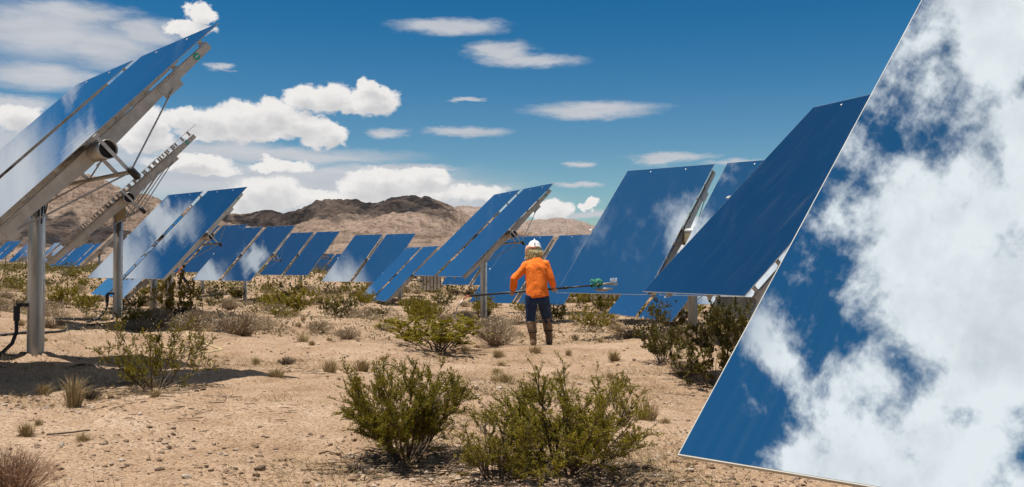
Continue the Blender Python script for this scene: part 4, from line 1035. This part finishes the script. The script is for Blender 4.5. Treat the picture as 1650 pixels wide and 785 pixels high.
for kn, an in (((-.03, -.06, .46), (-.10, -.06, .06)), ((.25, .08, .50), (.48, .10, .12))):
    loft(mb, [hp, kn, an], [.10, .075, .05], [.11, .075, .05]); loft(mb, [Vector(an) + Vector((.04, 0, -.03)), Vector(an) + Vector((-.14, 0, -.04))], [.045, .04], [.04, .03])
finish('body', fuse(mb, .02, 2), [M['denim']], r2)
mb = MB(); loft(mb, [hp + Vector((-.01, 0, .12)), ch + Vector((0, 0, -.05)), ch + Vector((.01, 0, .11))], [.175, .215, .13], [.145, .155, .12])
for k in ((-.25, .1, 1.05), (-.22, -.12, 1.02)): loft(mb, [ch + Vector((-.05, 0, .03)), k], [.085, .065], [.085, .065])
finish('vest', fuse(mb, .02, 2), [M['orange']], r2)
mb = MB(); ball(mb, hd + Vector((0, 0, .05)), (.12, .135, .10)); finish('hard_hat', fuse(mb, .02, 1), [M['orange']], r2)

# ---------------------------------------------------------------- cables, hoses, boxes
def ground_line(pts, lift=.015, n=10):
    out = []
    P_ = [spot(*p) for p in pts]
    for i in range(len(P_) - 1):
        p_, a_, b_, q_ = (P_[max(i - 1, 0)], P_[i], P_[i + 1], P_[min(i + 2, len(P_) - 1)])
        for s in np.linspace(0, 1, n, endpoint=(i == len(P_) - 2)):
            w = [(-s + 2 * s * s - s ** 3) / 2, (2 - 5 * s * s + 3 * s ** 3) / 2, (s + 4 * s * s - 3 * s ** 3) / 2, (-s * s + s ** 3) / 2]
            x = sum(k * u[0] for k, u in zip(w, (p_, a_, b_, q_))); y = sum(k * u[1] for k, u in zip(w, (p_, a_, b_, q_))); out.append((x, y, gz(x, y) + lift))
    return out
M['yellow'] = mat('yellow_hose', plain((.62, .52, .26), .6, 0, .1))
def line_thing(name, label, cat, pts, r, m, lift=.015):
    tag(link(name, MB().tube(ground_line(pts, lift), r, 6).mesh(name, [m], True)), label, cat)
line_thing('ground_cable', 'black cable lying on the sand between thick post and second post', 'cable', [(-60, 538), (20, 540), (75, 538), (110, 532), (140, 526), (180, 522)], .022, M['dark'])
line_thing('ground_cable', 'black cable lying in the shade in front of the thick post', 'cable', [(-60, 566), (0, 570), (45, 573), (80, 574)], .016, M['dark'])
line_thing('garden_hose', 'thin yellow hose looping over the sand beside the airy creosote bush', 'hose', [(250, 532), (285, 528), (305, 546), (352, 563), (352, 567), (300, 565), (262, 560)], .008, M['yellow'])
line_thing('fallen_branch', 'bare dark branch lying in the open sand far left of the creosote bush', 'branch', [(515, 734), (530, 731), (548, 735)], .008, M['twig'])
line_thing('fallen_branch', 'thin curved twig lying on pale gravel near the straw tufts', 'branch', [(75, 705), (110, 702), (145, 697)], .006, M['stem'])
line_thing('fallen_branch', 'dark crooked branch lying beyond the widest creosote bush', 'branch', [(1010, 770), (1040, 757), (1065, 762)], .008, M['stem'])
def riser(hx, hy, azd, label, end, h):
    c0 = Vector((hx - .16, hy - .10, 0)); z = gz(c0.x, c0.y)
    r_ = tag(empty('cable_riser', (c0.x, c0.y, z)), label, 'cable')
    mb = MB(); mb.tube([(0, 0, h), (0, 0, h * .55), (0, 0, .30), (-.03, -.03, .18), (-.13, -.10, .06), (-.30, -.22, .0), (end[0], end[1], -.01)], .021, 8); link('conduit', mb.mesh('conduit', [M['dark']], True), r_)
    mb = MB(); mb.box((0.05, 0.02, h + .01), (.11, .04, .04)); mb.tube([(0, 0, h - .16), (0, 0, h)], .034, 10); link('coupling', mb.mesh('coupling', [M['black']]), r_)
riser(-5.156, 11.051, 0, 'black cable conduit rising from the sand beside the thick steel post', (-.62, -.42), .58)
riser(-7.480, 19.352, 0, 'black cable conduit rising beside the second steel post', (-.25, -.15), .52)
def crates(label, name, px, py, d, w, h, n, dep, cat, gap=.08):
    x = (px - 825) / FPX * d; z = gz(x, d)
    r_ = tag(empty(name, (x, d, z)), label, cat)
    for k in range(n):
        mb = MB(); cw = w / n; mb.box(((k + .5) * cw - w / 2, 0, h / 2 + .12), (cw * (1 - gap), dep, h)); mb.box(((k + .5) * cw - w / 2, -dep / 2 - .01, h * .86 + .12), (cw * .9, .03, h * .06))
        link('panel', mb.mesh('panel', [M['pale']]), r_)
    mb = MB(); mb.box((0, .02, .06), (w, dep * .8, .12)); mb.box((0, .02, h * .5 + .12), (w * .99, dep * .7, h * .96)); link('frame', mb.mesh('frame', [M['bootdark']]), r_)
M['pale'] = mat('pale_plastic_panel', plain((.50, .46, .38), .6, 0, .08))
crates('pale ribbed tank standing in the scrub behind the low narrow heliostat', 'water_tank', 694, 468, 62., 1.25, 1.15, 6, .9, 'tank', .22)
crates('row of beige panelled boxes in the scrub behind the brush head', 'storage_box', 979, 486, 52., 1.95, .80, 4, .8, 'box')
